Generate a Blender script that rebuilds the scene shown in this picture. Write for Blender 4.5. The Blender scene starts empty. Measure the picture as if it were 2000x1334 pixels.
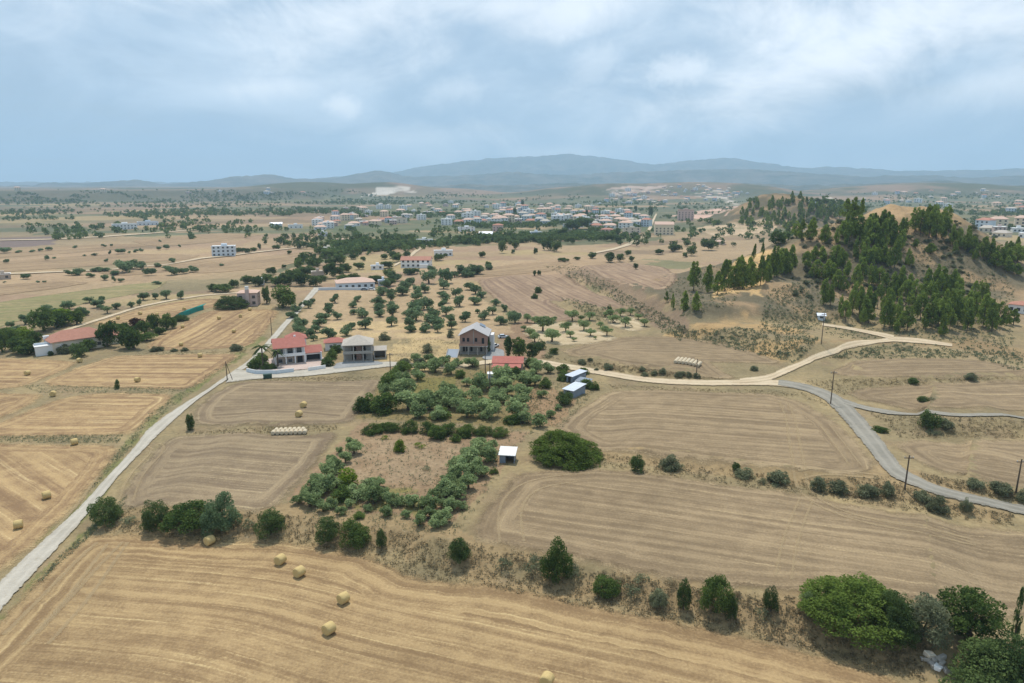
import bpy, math, random
import numpy as np
from mathutils import Vector, Euler, Matrix
from mathutils.geometry import delaunay_2d_cdt

random.seed(7); RNG = np.random.default_rng(7)
SC = bpy.context.scene
COL = SC.collection
RAD = math.radians

# ------------------------------------------------------------------ camera
CAM_H = 60.0; FPX = 1333.3; CX, CY = 1000.0, 667.0; PITCH = RAD(12.97)
cam_d = bpy.data.cameras.new('camera'); cam = bpy.data.objects.new('camera', cam_d); COL.objects.link(cam)
cam.location = (0, 0, CAM_H); cam.rotation_euler = (math.pi/2 - PITCH, 0, 0)
cam_d.sensor_width = 36; cam_d.lens = 24; cam_d.clip_start = 0.5; cam_d.clip_end = 60000
SC.camera = cam
# ------------------------------------------------------------------ colour management
SC.view_settings.view_transform = 'Standard'; SC.view_settings.look = 'None'
SC.view_settings.exposure = 0.17; SC.view_settings.gamma = 1.0; SC.view_settings.use_curve_mapping = False
SC.cycles.use_denoising = True; SC.cycles.max_bounces = 5; SC.cycles.diffuse_bounces = 3
SC.cycles.volume_bounces = 1; SC.cycles.transparent_max_bounces = 12
# ------------------------------------------------------------------ sun
SUN_EL, SUN_AZ = RAD(67), RAD(-12)
S = Vector((math.sin(SUN_AZ)*math.cos(SUN_EL), math.cos(SUN_AZ)*math.cos(SUN_EL), math.sin(SUN_EL)))
sd = bpy.data.lights.new('sun', 'SUN'); sd.energy = 3.3; sd.angle = RAD(1.2); sd.color = (1.0, 0.95, 0.87)
so = bpy.data.objects.new('sun', sd); COL.objects.link(so); so.rotation_euler = S.to_track_quat('Z', 'Y').to_euler(); so.location = (0, 0, 300)

# ------------------------------------------------------------------ node helper
class NT:
    def __init__(s, tree): s.t = tree; s.n = tree.nodes; s.l = tree.links
    def node(s, typ, **kw):
        n = s.n.new(typ)
        for k, v in kw.items(): setattr(n, k, v)
        return n
    def put(s, sock, v):
        if v is None: return
        if isinstance(v, (int, float)): sock.default_value = v
        elif isinstance(v, (tuple, list)):
            sock.default_value = tuple(v) + ((1.0,) if len(sock.default_value) == 4 and len(v) == 3 else ())
        else: s.l.new(v, sock)
    def math(s, op, a, b=None, c=None, clamp=False):
        n = s.node('ShaderNodeMath', operation=op, use_clamp=clamp)
        for i, v in enumerate((a, b, c)): s.put(n.inputs[i], v)
        return n.outputs[0]
    def vmath(s, op, a, b=None, out=0):
        n = s.node('ShaderNodeVectorMath', operation=op)
        s.put(n.inputs[0], a)
        if b is not None: s.put(n.inputs[1], b)
        return n.outputs[out]
    def scale(s, v, k):
        n = s.node('ShaderNodeVectorMath', operation='SCALE'); s.put(n.inputs[0], v); s.put(n.inputs[3], k); return n.outputs[0]
    def mix(s, f, a, b, blend='MIX'):
        n = s.node('ShaderNodeMix', data_type='RGBA', blend_type=blend); n.clamp_factor = True
        s.put(n.inputs[0], f); s.put(n.inputs[6], a); s.put(n.inputs[7], b); return n.outputs[2]
    def fmix(s, f, a, b):
        n = s.node('ShaderNodeMix', data_type='FLOAT'); s.put(n.inputs[0], f); s.put(n.inputs[2], a); s.put(n.inputs[3], b); return n.outputs[0]
    def noise(s, vec, scale, detail=3, rough=.55, dist=0.0, dim='3D', w=None):
        n = s.node('ShaderNodeTexNoise', noise_dimensions=dim)
        if dim != '1D' and vec is not None: s.l.new(vec, n.inputs['Vector'])
        if w is not None: s.put(n.inputs['W'], w)
        n.inputs['Scale'].default_value = scale; n.inputs['Detail'].default_value = detail
        n.inputs['Roughness'].default_value = rough; n.inputs['Distortion'].default_value = dist
        return n.outputs[0]
    def ss(s, x, a, b, lo=0.0, hi=1.0):
        n = s.node('ShaderNodeMapRange', interpolation_type='SMOOTHSTEP')
        s.put(n.inputs[0], x); s.put(n.inputs[1], a); s.put(n.inputs[2], b); s.put(n.inputs[3], lo); s.put(n.inputs[4], hi); return n.outputs[0]
    def attr(s, name): return s.node('ShaderNodeAttribute', attribute_name=name)
    def comb(s, x, y, z):
        n = s.node('ShaderNodeCombineXYZ'); s.put(n.inputs[0], x); s.put(n.inputs[1], y); s.put(n.inputs[2], z); return n.outputs[0]
    def sep(s, v):
        n = s.node('ShaderNodeSeparateXYZ'); s.l.new(v, n.inputs[0]); return n.outputs
    def pos(s): return s.node('ShaderNodeNewGeometry').outputs['Position']

# ------------------------------------------------------------------ world: daylight sky with a broken cloud layer
W = bpy.data.worlds.new('World'); SC.world = W; W.use_nodes = True
W.node_tree.nodes.clear(); t = NT(W.node_tree)
sky = t.node('ShaderNodeTexSky', sky_type='NISHITA'); sky.sun_disc = False
sky.sun_elevation = SUN_EL; sky.sun_rotation = SUN_AZ; sky.air_density = 1.0; sky.dust_density = 2.0; sky.altitude = 200
d = t.node('ShaderNodeTexCoord').outputs['Generated']
dx, dy, dz = t.sep(d)
inv = t.math('DIVIDE', 1.0, t.math('MAXIMUM', t.math('ADD', dz, 0.10), 0.03))
pl = t.comb(t.math('MULTIPLY', dx, inv), t.math('MULTIPLY', dy, inv), 0.0)
n1 = t.noise(pl, 0.42, 7, .58, .6)
n2 = t.noise(t.vmath('MULTIPLY', t.vmath('ADD', d, (.35, .2, .1)), (1.0, 1.0, 2.3)), 3.0, 8, .6, .55)
n3 = t.noise(d, 13.0, 9, .7, .3)
n4 = t.noise(t.vmath('MULTIPLY', d, (1.0, 1.0, 1.7)), 5.0, 9, .64, .6)
blue = t.mix(1.0, sky.outputs[0], (1.0, 1.0, 1.0), 'MULTIPLY')
grey = (4.7, 6.5, 8.5)                       # underside of the cloud sheet
lite = (9.0, 10.5, 12.0)
bright = (14.4, 14.7, 15.0)
cover = t.ss(t.math('ADD', n1, t.math('MULTIPLY', n2, .35)), .40, .72)
c = t.mix(t.math('MULTIPLY_ADD', cover, .4, .55), blue, grey)
c = t.mix(t.math('MULTIPLY', t.ss(n2, .42, .74), .7), c, lite)
def pdir(px, py):
    v = Vector(((px-CX)/FPX, 0, (CY-py)/FPX)); x = v.x; z = v.z
    cy, sy = math.cos(PITCH), math.sin(PITCH)
    return Vector((x, cy + z*sy, -sy + z*cy)).normalized()
CLOUDS = [  # (px, py, half width px, half height px, tilt, strength) the cumulus that break out of the sheet
    (1640, 110, 290, 70, .33, 1.0), (1760, 30, 330, 80, .1, .9), (1450, 180, 110, 36, .3, 1.0), (1350, 132, 58, 30, .1, .8), (667, 204, 38, 22, .1, .9),
    (650, 45, 200, 80, .2, .8), (905, 178, 70, 26, .3, .45), (1160, 130, 62, 30, .6, .4), (520, 170, 120, 20, .1, .6), (780, 278, 170, 34, -.05, .62),
    (1110, 20, 130, 40, .2, .75), (1000, 10, 200, 30, 0, .7), (430, -60, 260, 60, .2, .7), (1960, 160, 130, 30, .2, .6), (1080, 298, 120, 12, .0, .5)]
tot = None
for (px, py, hw, hh, tl, st) in CLOUDS:
    f = pdir(px, py); r = f.cross(Vector((0, 0, 1))).normalized(); u = r.cross(f)
    r2 = (r*math.cos(tl) + u*math.sin(tl)); u2 = (u*math.cos(tl) - r*math.sin(tl))
    a = t.math('MULTIPLY', t.vmath('DOT_PRODUCT', d, tuple(r2), 1), FPX/hw)
    b = t.math('MULTIPLY', t.vmath('DOT_PRODUCT', d, tuple(u2), 1), FPX/hh)
    q = t.math('SQRT', t.math('ADD', t.math('MULTIPLY', a, a), t.math('MULTIPLY', b, b)))
    front = t.math('GREATER_THAN', t.vmath('DOT_PRODUCT', d, tuple(f), 1), 0.0)
    v = t.math('MULTIPLY', t.math('SUBTRACT', 1.35, q), front)
    big_ = hw > 75
    v = t.math('ADD', v, t.math('MULTIPLY_ADD', n4 if big_ else n3, 3.8 if big_ else 3.4, -1.9 if big_ else -1.7))
    m = t.math('MULTIPLY', t.ss(v, -.3 if big_ else -.1, 1.5 if big_ else 1.3), st*(.76 if big_ else .62))
    tot = m if tot is None else t.math('MAXIMUM', tot, m)
c = t.mix(tot, c, bright)
below = t.ss(dz, -.02, .0)
c = t.mix(below, (3.0, 3.0, 2.9), c)
bg = t.node('ShaderNodeBackground'); t.l.new(c, bg.inputs[0]); bg.inputs[1].default_value = 0.082
wo = t.node('ShaderNodeOutputWorld'); t.l.new(bg.outputs[0], wo.inputs[0])

# ------------------------------------------------------------------ small utilities
def tag(o, label=None, cat=None, group=None, kind=None):
    if label: o['label'] = label
    if cat: o['category'] = cat
    if group: o['group'] = group
    if kind: o['kind'] = kind
    return o
def thing(name, label, cat, loc=(0, 0, 0), rz=0.0, group=None):
    o = bpy.data.objects.new(name, None); COL.objects.link(o); o.location = loc; o.rotation_euler = (0, 0, rz)
    o.empty_display_size = .5
    return tag(o, label, cat, group)
def link(name, me, parent=None, mat=None):
    o = bpy.data.objects.new(name, me); COL.objects.link(o)
    if mat is not None and not me.materials: me.materials.append(mat)
    if parent is not None: o.parent = parent
    return o
def mesh_np(name, V, F, attrs=None, smooth=False):
    me = bpy.data.meshes.new(name); V = np.asarray(V, np.float32); F = np.asarray(F, np.int32); k = F.shape[1]
    me.vertices.add(len(V)); me.vertices.foreach_set('co', V.ravel())
    me.loops.add(F.size); me.loops.foreach_set('vertex_index', F.ravel())
    me.polygons.add(len(F)); me.polygons.foreach_set('loop_start', np.arange(0, F.size, k, dtype=np.int32))
    for n, a in (attrs or {}).items():
        a = np.asarray(a, np.float32)
        if a.ndim == 1: at_ = me.attributes.new(n, 'FLOAT', 'POINT'); at_.data.foreach_set('value', a)
        else:
            at_ = me.attributes.new(n, 'FLOAT_COLOR', 'POINT')
            at_.data.foreach_set('color', np.concatenate([a, np.ones((len(a), 1), np.float32)], 1).ravel())
    me.update(calc_edges=True); me.validate()
    if smooth: me.polygons.foreach_set('use_smooth', np.ones(len(F), bool))
    return me
def lin(r, g, b):
    f = lambda v: (v/255/12.92 if v/255 <= .04045 else ((v/255+.055)/1.055)**2.4)
    return (f(r), f(g), f(b))
def smooth(x, a, b):
    u = np.clip((x-a)/(b-a), 0, 1); return u*u*(3-2*u)
def vnoise(x, y, seed=0):
    x = np.asarray(x, float); y = np.asarray(y, float)
    xi = np.floor(x).astype(np.int64); yi = np.floor(y).astype(np.int64); u = x-xi; v = y-yi
    u = u*u*(3-2*u); v = v*v*(3-2*v)
    def h(a, b):
        n = (a*374761393 + b*668265263 + seed*974634777) & 0x7fffffff
        n = ((n ^ (n >> 13))*1274126177) & 0x7fffffff
        return ((n ^ (n >> 16)) & 0xffff)/65535.0
    return (h(xi, yi)*(1-u)+h(xi+1, yi)*u)*(1-v)+(h(xi, yi+1)*(1-u)+h(xi+1, yi+1)*u)*v
def fbm(x, y, seed=0, o=4):
    s = 0; a = .5
    for i in range(o): s = s+a*vnoise(x*2**i, y*2**i, seed+i*17); a *= .5
    return s/(1-.5**o)
def rays(P):
    P = np.asarray(P, float).reshape(-1, 2); x = (P[:, 0]-CX)/FPX; z = (CY-P[:, 1])/FPX
    cy, sy = math.cos(PITCH), math.sin(PITCH)
    return np.stack([x, cy+z*sy, -sy+z*cy], 1)
def flat(P, z=0.0):
    r = rays(P); k = (z-CAM_H)/np.minimum(r[:, 2], -1e-4); return r[:, :2]*k[:, None]
def at_dist(px, dist):
    x = (px-CX)/FPX; return np.array([x*dist*1.0, dist])   # a column of the picture at a forward distance
def poly_dist(X, Y, pl, closed=False):
    """distance, signed side and end fade for a polyline"""
    pts = np.asarray(pl, float)
    if closed: pts = np.vstack([pts, pts[:1]])
    best = np.full(X.shape, 1e18); side = np.zeros(X.shape); par = np.zeros(X.shape); L = 0.0
    for a, b in zip(pts[:-1], pts[1:]):
        dv = b-a; l2 = dv@dv+1e-12; l = math.sqrt(l2)
        u = ((X-a[0])*dv[0]+(Y-a[1])*dv[1])/l2; uc = np.clip(u, 0, 1)
        ex = X-(a[0]+uc*dv[0]); ey = Y-(a[1]+uc*dv[1]); dd = ex*ex+ey*ey
        m = dd < best; best = np.where(m, dd, best)
        cr = dv[0]*(Y-a[1])-dv[1]*(X-a[0])
        side = np.where(m, np.sign(cr), side); par = np.where(m, L+uc*l, par); L += l
    return np.sqrt(best), side, par, L
def inside(X, Y, poly):
    poly = np.asarray(poly, float); r = np.zeros(np.shape(X), bool); j = len(poly)-1
    for i in range(len(poly)):
        xi, yi = poly[i]; xj, yj = poly[j]
        c_ = ((yi > Y) != (yj > Y)) & (X < (xj-xi)*(Y-yi)/((yj-yi) if yj != yi else 1e-9)+xi)
        r ^= c_; j = i
    return r

# ------------------------------------------------------------------ terrain heights
K = CAM_H/45.0
BANKS = [  # front edge left to right in the picture, step, width of slope, fade back
    ([(150, 1048), (300, 1048), (480, 1058), (640, 1072), (745, 1088), (840, 1120), (1000, 1135), (1150, 1170), (1300, 1205), (1500, 1250), (1700, 1300), (1850, 1345), (2050, 1400)], 2.3, 7, 110),
    ([(1150, 900), (1300, 915), (1440, 940), (1560, 958), (1700, 985), (1860, 1012), (2050, 1030)], 1.7, 5, 70),
    ([(1790, 950), (1880, 975), (2000, 995), (2150, 1015)], 2.0, 7, 60),
    ([(1690, 815), (1780, 850), (1900, 855), (2100, 860)], 2.2, 8, 60),
    ([(1600, 745), (1700, 760), (1850, 752), (2100, 745)], 1.6, 7, 60),
    ([(1085, 705), (1200, 728), (1300, 742), (1420, 748)], 2.2, 7, 60),
    ([(1060, 545), (1120, 560), (1200, 585), (1260, 615), (1320, 650)], 6.0, 16, 120),
    ([(1060, 592), (1100, 600), (1160, 622)], 2.4, 8, 60),
    ([(1270, 660), (1360, 668), (1440, 680), (1540, 715)], 4.0, 14, 70),
    ([(330, 848), (500, 846), (660, 840)], .7, 3, 40)]
HILLS = [  # picture column, distance, height, radius  (wooded hill, its spurs, the hill behind, far hills)
    (1690, 310*K, 29.5*K, 39*K), (1765, 320*K, 28*K, 42*K), (1620, 296*K, 22*K, 34*K), (1850, 312*K, 20*K, 38*K), (1545, 290*K, 16.5*K, 33*K), (1465, 282*K, 9.5*K, 30*K), (1930, 300*K, 8*K, 40*K),
    (1720, 268*K, 8*K, 34*K), (1850, 262*K, 6*K, 32*K), (1450, 238*K, 4.5*K, 13*K), (1545, 247*K, 9*K, 19*K), (1650, 226*K, 3.6*K, 8*K), (1810, 214*K, 3.6*K, 11*K), (1900, 215*K, 3*K, 12*K),
    (1505, 770*K, 33*K, 58*K), (1560, 800*K, 29*K, 70*K), (1450, 740*K, 10*K, 60*K), (1640, 830*K, 16*K, 90*K),
    (760, 2500*K, 50*K, 190*K), (660, 2600*K, 40*K, 260*K), (880, 2550*K, 30*K, 250*K),
    (1190, 2350*K, 46*K, 230*K), (1320, 2450*K, 50*K, 290*K), (1440, 2400*K, 40*K, 230*K), (1100, 2500*K, 32*K, 200*K),
    (1840, 2400*K, 48*K, 330*K), (1690, 2500*K, 38*K, 330*K), (2000, 2600*K, 40*K, 330*K)]
BANKW = [(flat(p), h, w, l) for p, h, w, l in BANKS]
HILLW = []
for px, dist, z, r in HILLS: HILLW.append((*at_dist(px, dist), z, r))
def height(X, Y):
    R = np.hypot(X, Y)
    z = (fbm(X/90, Y/90, 3)-.5)*1.6*smooth(R, 60, 260) + (fbm(X/420, Y/420, 9)-.5)*9*smooth(R, 500, 1300)
    for p, h, w, l in BANKW:
        dd, sd_, par, L = poly_dist(X, Y, p)
        dj = dd + (fbm(X/7, Y/7, 21)-.5)*2.0
        up = np.where(sd_ > 0, smooth(dj, 0, w)*(1-smooth(dd, w*1.5, l)), 0)
        z = z + h*up*smooth(par, 0, 12)*smooth(L-par, 0, 12)
    hp = np.zeros(X.shape)
    for cx, cy, hz, r in HILLW:
        d2 = ((X-cx)**2+(Y-cy)**2)/(r*r)
        hp += np.where(d2 < 9, (hz*np.exp(-d2))**2.6, 0)
    hill = hp**(1/2.6)
    g = fbm(X/26, Y/26, 31, 4)-.5
    gl = np.abs(fbm(X/17+2, Y/30, 47, 4)-.5)*2
    z = z + hill*(1+.26*g*(R < 1800)) + (hill > .5)*((fbm(X/9, Y/9, 41, 3)-.5)*.45-(1-gl)**3*.22)*np.minimum(hill, 9)*(R < 1500)
    # plateau far left
    col = X/np.maximum(Y, 1)*FPX+CX
    jag = (fbm(X/160, Y/160, 55)-.5)*420
    z = z + 27*K*smooth(R+jag, 2000*K, 2350*K)*(1-smooth(col, 520, 760))*(Y > 0)
    return z
AZ = np.radians(np.concatenate([np.arange(-180, -57, 5.0), np.arange(-57, 57.01, .17), np.arange(62, 180.01, 5.0)]))
rr = [6.0]
while rr[-1] < 15500: rr.append(rr[-1]+max(.6, rr[-1]*.0105))
RR = np.array(rr)
GA, GR = np.meshgrid(AZ, RR); GX = GR*np.sin(GA); GY = GR*np.cos(GA)
GZ = height(GX, GY)
def Hq(x, y):
    x = np.asarray(x, float); y = np.asarray(y, float)
    r = np.clip(np.hypot(x, y), RR[0], RR[-1]-1e-3); a = np.arctan2(x, y)
    i = np.clip(np.searchsorted(RR, r)-1, 0, len(RR)-2); j = np.clip(np.searchsorted(AZ, a)-1, 0, len(AZ)-2)
    u = (r-RR[i])/(RR[i+1]-RR[i]); v = (a-AZ[j])/(AZ[j+1]-AZ[j])
    return (GZ[i, j]*(1-v)+GZ[i, j+1]*v)*(1-u)+(GZ[i+1, j]*(1-v)+GZ[i+1, j+1]*v)*u
TS = np.cumprod(np.full(1750, 1.0036))*28.0
def atv(P):
    """picture points -> points on the terrain (march along the ray)"""
    r = rays(P); r = r/np.linalg.norm(r, axis=1)[:, None]; out = np.zeros((len(r), 3))
    for s in range(0, len(r), 400):
        q = r[s:s+400]; X = q[:, 0:1]*TS; Y = q[:, 1:2]*TS; Z = CAM_H+q[:, 2:3]*TS
        D = Z-Hq(X, Y); hit = D < 0; i = np.where(hit.any(1), hit.argmax(1), len(TS)-1); i = np.maximum(i, 1)
        k = np.arange(len(q)); d0 = D[k, i-1]; d1 = D[k, i]; f = np.where(d1 < 0, d0/(d0-d1+1e-9), 1.0)
        tt = TS[i-1]+(TS[i]-TS[i-1])*f; out[s:s+400] = CAM_H*np.array([0, 0, 1])+q*tt[:, None]
        out[s:s+400, 2] = Hq(out[s:s+400, 0], out[s:s+400, 1])
    return out
def at(px, py): return Vector(atv([(px, py)])[0])
def scatter_px(n, poly, seed, mind=0):
    rg = np.random.default_rng(seed); poly = np.asarray(poly, float); lo = poly.min(0); hi = poly.max(0); out = []
    while len(out) < n:
        q = rg.uniform(lo, hi, (n*4, 2)); q = q[inside(q[:, 0], q[:, 1], poly)]
        for z in q:
            if mind and any(abs(z[0]-o_[0]) < mind and abs(z[1]-o_[1]) < mind*.35 for o_ in out[-80:]): continue
            out.append(z)
            if len(out) >= n: break
        mind *= .9
    return np.array(out)
CFW = Vector((0, math.cos(PITCH), -math.sin(PITCH)))
def zc(P): return (Vector(P)-Vector((0, 0, CAM_H))).dot(CFW)
def dep(P): return math.atan2(CAM_H-P[2], math.hypot(P[0], P[1]))

# ------------------------------------------------------------------ soil colours (what the ground is made of), per vertex
straw = np.array(lin(172, 150, 110)); earth = np.array(lin(142, 120, 94)); scrub = np.array(lin(116, 106, 80)); redsoil = np.array(lin(162, 134, 108))
tan = np.array(lin(172, 146, 114)); brown = np.array(lin(142, 120, 96)); green = np.array(lin(124, 120, 86)); grove = np.array(lin(100, 104, 78)); pale = np.array(lin(214, 196, 162))
N = GX.size; X = GX.ravel(); Y = GY.ravel(); R = np.hypot(X, Y)
n_a = fbm(X/13, Y/13, 101)[:, None]; n_b = fbm(X/4.5, Y/4.5, 111)[:, None]; n_c = fbm(X/40, Y/40, 121)[:, None]
soil = scrub*(1-n_a)+straw*n_a
soil = soil*(1-smooth(n_b, .5, .75)*.5)+earth*smooth(n_b, .5, .75)*.5
# patchwork of far fields
rg = np.random.default_rng(5)
ns = 520; sr = np.exp(rg.uniform(math.log(330), math.log(3400), ns)); sa = rg.uniform(-.85, .85, ns)
sx = sr*np.sin(sa); sy = sr*np.cos(sa)
pal = np.stack([tan, redsoil, brown, straw, tan*.92, grove*1.15, green, redsoil*1.05, tan*1.06])
pid = rg.integers(0, len(pal), ns)
colx = sx/sy*FPX+CX
townish = (sr > 900) & (colx > 620) & (colx < 2100)
pid = np.where(townish & (rg.random(ns) < .62), 5+(rg.random(ns) < .3), pid)
pid = np.where((sr < 900) & (rg.random(ns) < .8) & (pid > 4) & (pid < 7), 0, pid)
far_i = np.where((R > 300) & (Y > 0))[0]
wx = X[far_i]+(fbm(X[far_i]/60, Y[far_i]/60, 77)-.5)*22; wy = Y[far_i]+(fbm(X[far_i]/60, Y[far_i]/60, 88)-.5)*22
near = np.zeros(len(far_i), int)
ca, sa_ = math.cos(.22), math.sin(.22)
for s in range(0, len(far_i), 20000):
    a_ = wx[s:s+20000, None]-sx; b_ = wy[s:s+20000, None]-sy
    u_ = (a_*ca+b_*sa_)*.62; v_ = (-a_*sa_+b_*ca)
    rs = np.maximum(1, sr/700)
    near[s:s+20000] = np.argmin((u_*u_+v_*v_)/(rs*rs), 1)
pc = pal[pid[near]]
w_far = (smooth(R[far_i], 330, 430)*.85)[:, None]
soil[far_i] = soil[far_i]*(1-w_far)+pc*w_far
def paint(px_poly, colr, amount=1.0, rag=3.0, world=None, noise=None):
    global soil
    poly = flat(px_poly) if world is None else np.asarray(world)
    lo = poly.min(0)-rag*2; hi = poly.max(0)+rag*2
    m = np.where((X > lo[0]) & (X < hi[0]) & (Y > lo[1]) & (Y < hi[1]))[0]
    if not len(m): return
    sc_ = rag*2.5
    xj = X[m]+(fbm(X[m]/sc_, Y[m]/sc_, 201)-.5)*rag*2; yj = Y[m]+(fbm(X[m]/sc_, Y[m]/sc_, 211)-.5)*rag*2
    k = m[inside(xj, yj, poly)]
    a_ = np.full(len(k), amount)
    if noise: a_ = a_*smooth(fbm(X[k]/noise[0], Y[k]/noise[0], 231), noise[1], noise[2])
    soil[k] = soil[k]*(1-a_[:, None])+np.asarray(colr)*a_[:, None]
# hill slopes: brown-grey scrub soil with reddish and sandy bare patches
hz_ = GZ.ravel(); hm = smooth(hz_, 2.5, 7)*(R < 1500)*(Y > 0)
hs = np.array(lin(112, 102, 80)); hb = np.array(lin(158, 132, 100))
hn = smooth(fbm(X/16, Y/16, 301), .48, .66)[:, None]
soil = soil*(1-hm[:, None])+(hs*(1-hn)+hb*hn)*hm[:, None]
top = (hm*smooth(hz_, 27*K*.98, 27*K*1.06)*.7*(R < 600))[:, None]; soil = soil*(1-top)+np.array(lin(176, 146, 108))*top
fm = smooth(hz_, 6*K, 14*K)*(R > 1800)
soil = soil*(1-fm[:, None])+(np.array(lin(150, 128, 108))*(1-smooth(fbm(X/220, Y/220, 71), .4, .6)[:, None])+np.array(lin(92, 96, 74))*smooth(fbm(X/220, Y/220, 71), .4, .6)[:, None])*fm[:, None]
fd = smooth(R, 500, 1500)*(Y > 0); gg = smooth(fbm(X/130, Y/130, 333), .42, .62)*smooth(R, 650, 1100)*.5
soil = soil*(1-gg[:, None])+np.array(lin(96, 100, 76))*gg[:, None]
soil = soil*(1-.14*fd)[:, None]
paint([(560, 1000), (700, 835), (1035, 850), (890, 1050)], lin(150, 124, 96), .9, 2)
paint([(640, 960), (720, 870), (900, 875), (860, 960)], lin(158, 135, 106), .85, 3, noise=(4, .3, .6))
paint([(600, 1000), (660, 960), (860, 985), (830, 1030)], lin(128, 122, 70), .8, 2, noise=(3, .35, .6))
paint([(690, 825), (740, 740), (960, 715), (1060, 750), (1050, 850)], lin(132, 116, 78), .95, 3)
paint([(800, 800), (820, 735), (890, 735), (880, 790)], lin(120, 112, 62), .8, 3)
paint([(1000, 820), (1050, 750), (1130, 770), (1100, 840)], lin(152, 122, 92), .8, 3)
for a_ in [[(180, 1000), (260, 870), (330, 800), (470, 700), (520, 660), (500, 650), (440, 710), (300, 800), (240, 870), (150, 990), (0, 1110), (0, 1140)],
           [(60, 1150), (240, 985), (250, 965), (120, 1080), (0, 1200), (0, 1225)]]:
    paint(a_, lin(116, 118, 70), .8, 1.5, noise=(5, .3, .55))
paint([(190, 1042), (540, 1052), (760, 1075), (900, 1130), (1500, 1240), (1800, 1320), (1800, 1220), (1500, 1170), (1000, 1085), (880, 1055), (540, 1000), (200, 985)], lin(160, 136, 100), .85, 2, noise=(6, .25, .5))
paint([(1170, 885), (1560, 940), (1740, 930), (1980, 1000), (1980, 1025), (1560, 960), (1180, 912)], lin(158, 134, 98), .8, 1.5)
paint([(1280, 660), (1440, 640), (1560, 655), (1600, 690), (1520, 715), (1400, 690)], lin(188, 152, 104), .7, 5, noise=(10, .35, .6))
paint([(1060, 520), (1130, 520), (1340, 640), (1330, 665), (1240, 610), (1140, 555)], lin(138, 116, 94), .85, 5)
paint([(1400, 590), (1440, 570), (1500, 570), (1480, 620), (1380, 620)], lin(206, 170, 118), .85, 4)
paint([(1600, 470), (1660, 470), (1650, 520), (1610, 520)], lin(196, 150, 112), .7, 6)
paint([(740, 700), (790, 660), (900, 660), (900, 715), (780, 725)], lin(190, 164, 118), .85, 4, noise=(6, .25, .55))
paint([(960, 690), (985, 640), (1040, 620), (1070, 640), (1060, 700), (1000, 720)], lin(150, 120, 96), .7, 3)
paint([(570, 655), (622, 568), (745, 566), (790, 560), (900, 545), (960, 600), (1000, 650), (880, 665), (640, 660)], lin(176, 150, 116), .9, 4)
paint([(580, 660), (640, 628), (900, 630), (900, 660)], lin(196, 170, 124), .7, 5, noise=(7, .3, .55))
paint([(1590, 690), (1700, 672), (1870, 680), (2100, 720), (2100, 700), (1900, 665)], lin(150, 124, 90), .7, 3)
paint([(0, 466), (100, 462), (110, 477), (0, 485)], lin(120, 104, 98), .9, 8)
paint([(300, 545), (620, 520), (640, 545), (480, 560), (300, 575)], lin(126, 118, 86), .6, 8)
paint([(0, 500), (420, 480), (620, 510), (560, 540), (0, 560)], lin(178, 150, 116), .55, 10)
paint([(870, 535), (1080, 505), (1180, 500), (1300, 510), (1100, 535), (900, 545)], lin(172, 144, 112), .7, 8)
for a_, c_ in [([(700, 384), (730, 366), (800, 364), (812, 376), (760, 380)], lin(206, 196, 182)), ([(1170, 372), (1300, 362), (1300, 372), (1200, 382)], lin(190, 166, 150)), ([(1340, 380), (1420, 366), (1490, 382), (1440, 392)], lin(192, 178, 162)),
               ([(1320, 415), (1440, 402), (1440, 410), (1330, 422)], lin(212, 172, 150)), ([(1370, 445), (1520, 430), (1530, 455), (1400, 462)], lin(196, 170, 138))]:
    w_ = atv(a_)[:, :2]; paint(None, c_, .9, 40, world=w_, noise=(70, .3, .5))
paint(None, lin(92, 100, 70), .8, 30, world=atv([(560, 535), (640, 455), (700, 410), (1000, 400), (1270, 420), (1290, 465), (1150, 478), (900, 482), (760, 475), (680, 510)])[:, :2], noise=(60, .34, .5))
msl = smooth(R, 1900*K, 2150*K)*(1-smooth(R, 2350*K, 2450*K))*(X/np.maximum(Y, 1)*FPX+CX < 640)*(Y > 0)
soil = soil*(1-.8*msl[:, None])+np.array(lin(88, 88, 68))*.8*msl[:, None]

def mat(name): 
    m = bpy.data.materials.new(name); m.use_nodes = True; m.node_tree.nodes.clear(); return m, NT(m.node_tree)
def finish(t, col, rough=.95, bump=None, bstr=.3, bdist=.1, spec=.2, metallic=0.0):
    b = t.node('ShaderNodeBsdfPrincipled'); t.put(b.inputs['Base Color'], col); t.put(b.inputs['Roughness'], rough)
    b.inputs['Specular IOR Level'].default_value = spec; b.inputs['Metallic'].default_value = metallic
    if bump is not None:
        bn = t.node('ShaderNodeBump'); bn.inputs['Strength'].default_value = bstr; bn.inputs['Distance'].default_value = bdist
        t.l.new(bump, bn.inputs['Height']); t.l.new(bn.outputs[0], b.inputs['Normal'])
    o = t.node('ShaderNodeOutputMaterial'); t.l.new(b.outputs[0], o.inputs[0]); return b
m_ground, t = mat('ground_soil')
p = t.pos(); a_ = t.attr('soil').outputs['Color']
f1 = t.noise(p, 1.1, 5, .65); f2 = t.noise(p, .22, 4, .6); f3 = t.noise(p, .02, 5, .6)
k = t.math('MULTIPLY', t.math('MULTIPLY_ADD', f1, .95, .53), t.math('MULTIPLY_ADD', f2, .7, .66))
k = t.math('MULTIPLY', k, t.math('MULTIPLY_ADD', f3, .5, .75))
cc = t.scale(a_, k)
cc = t.mix(t.math('MULTIPLY', t.ss(t.noise(p, .6, 5, .7), .56, .72), .55), cc, (.085, .078, .045))
cc = t.mix(t.math('MULTIPLY', t.ss(t.noise(t.vmath('ADD', p, (40., 9., 3.)), .9, 5, .7), .6, .75), .5), cc, (.42, .34, .22))
finish(t, cc, .97, f1, .5, .25)
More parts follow.
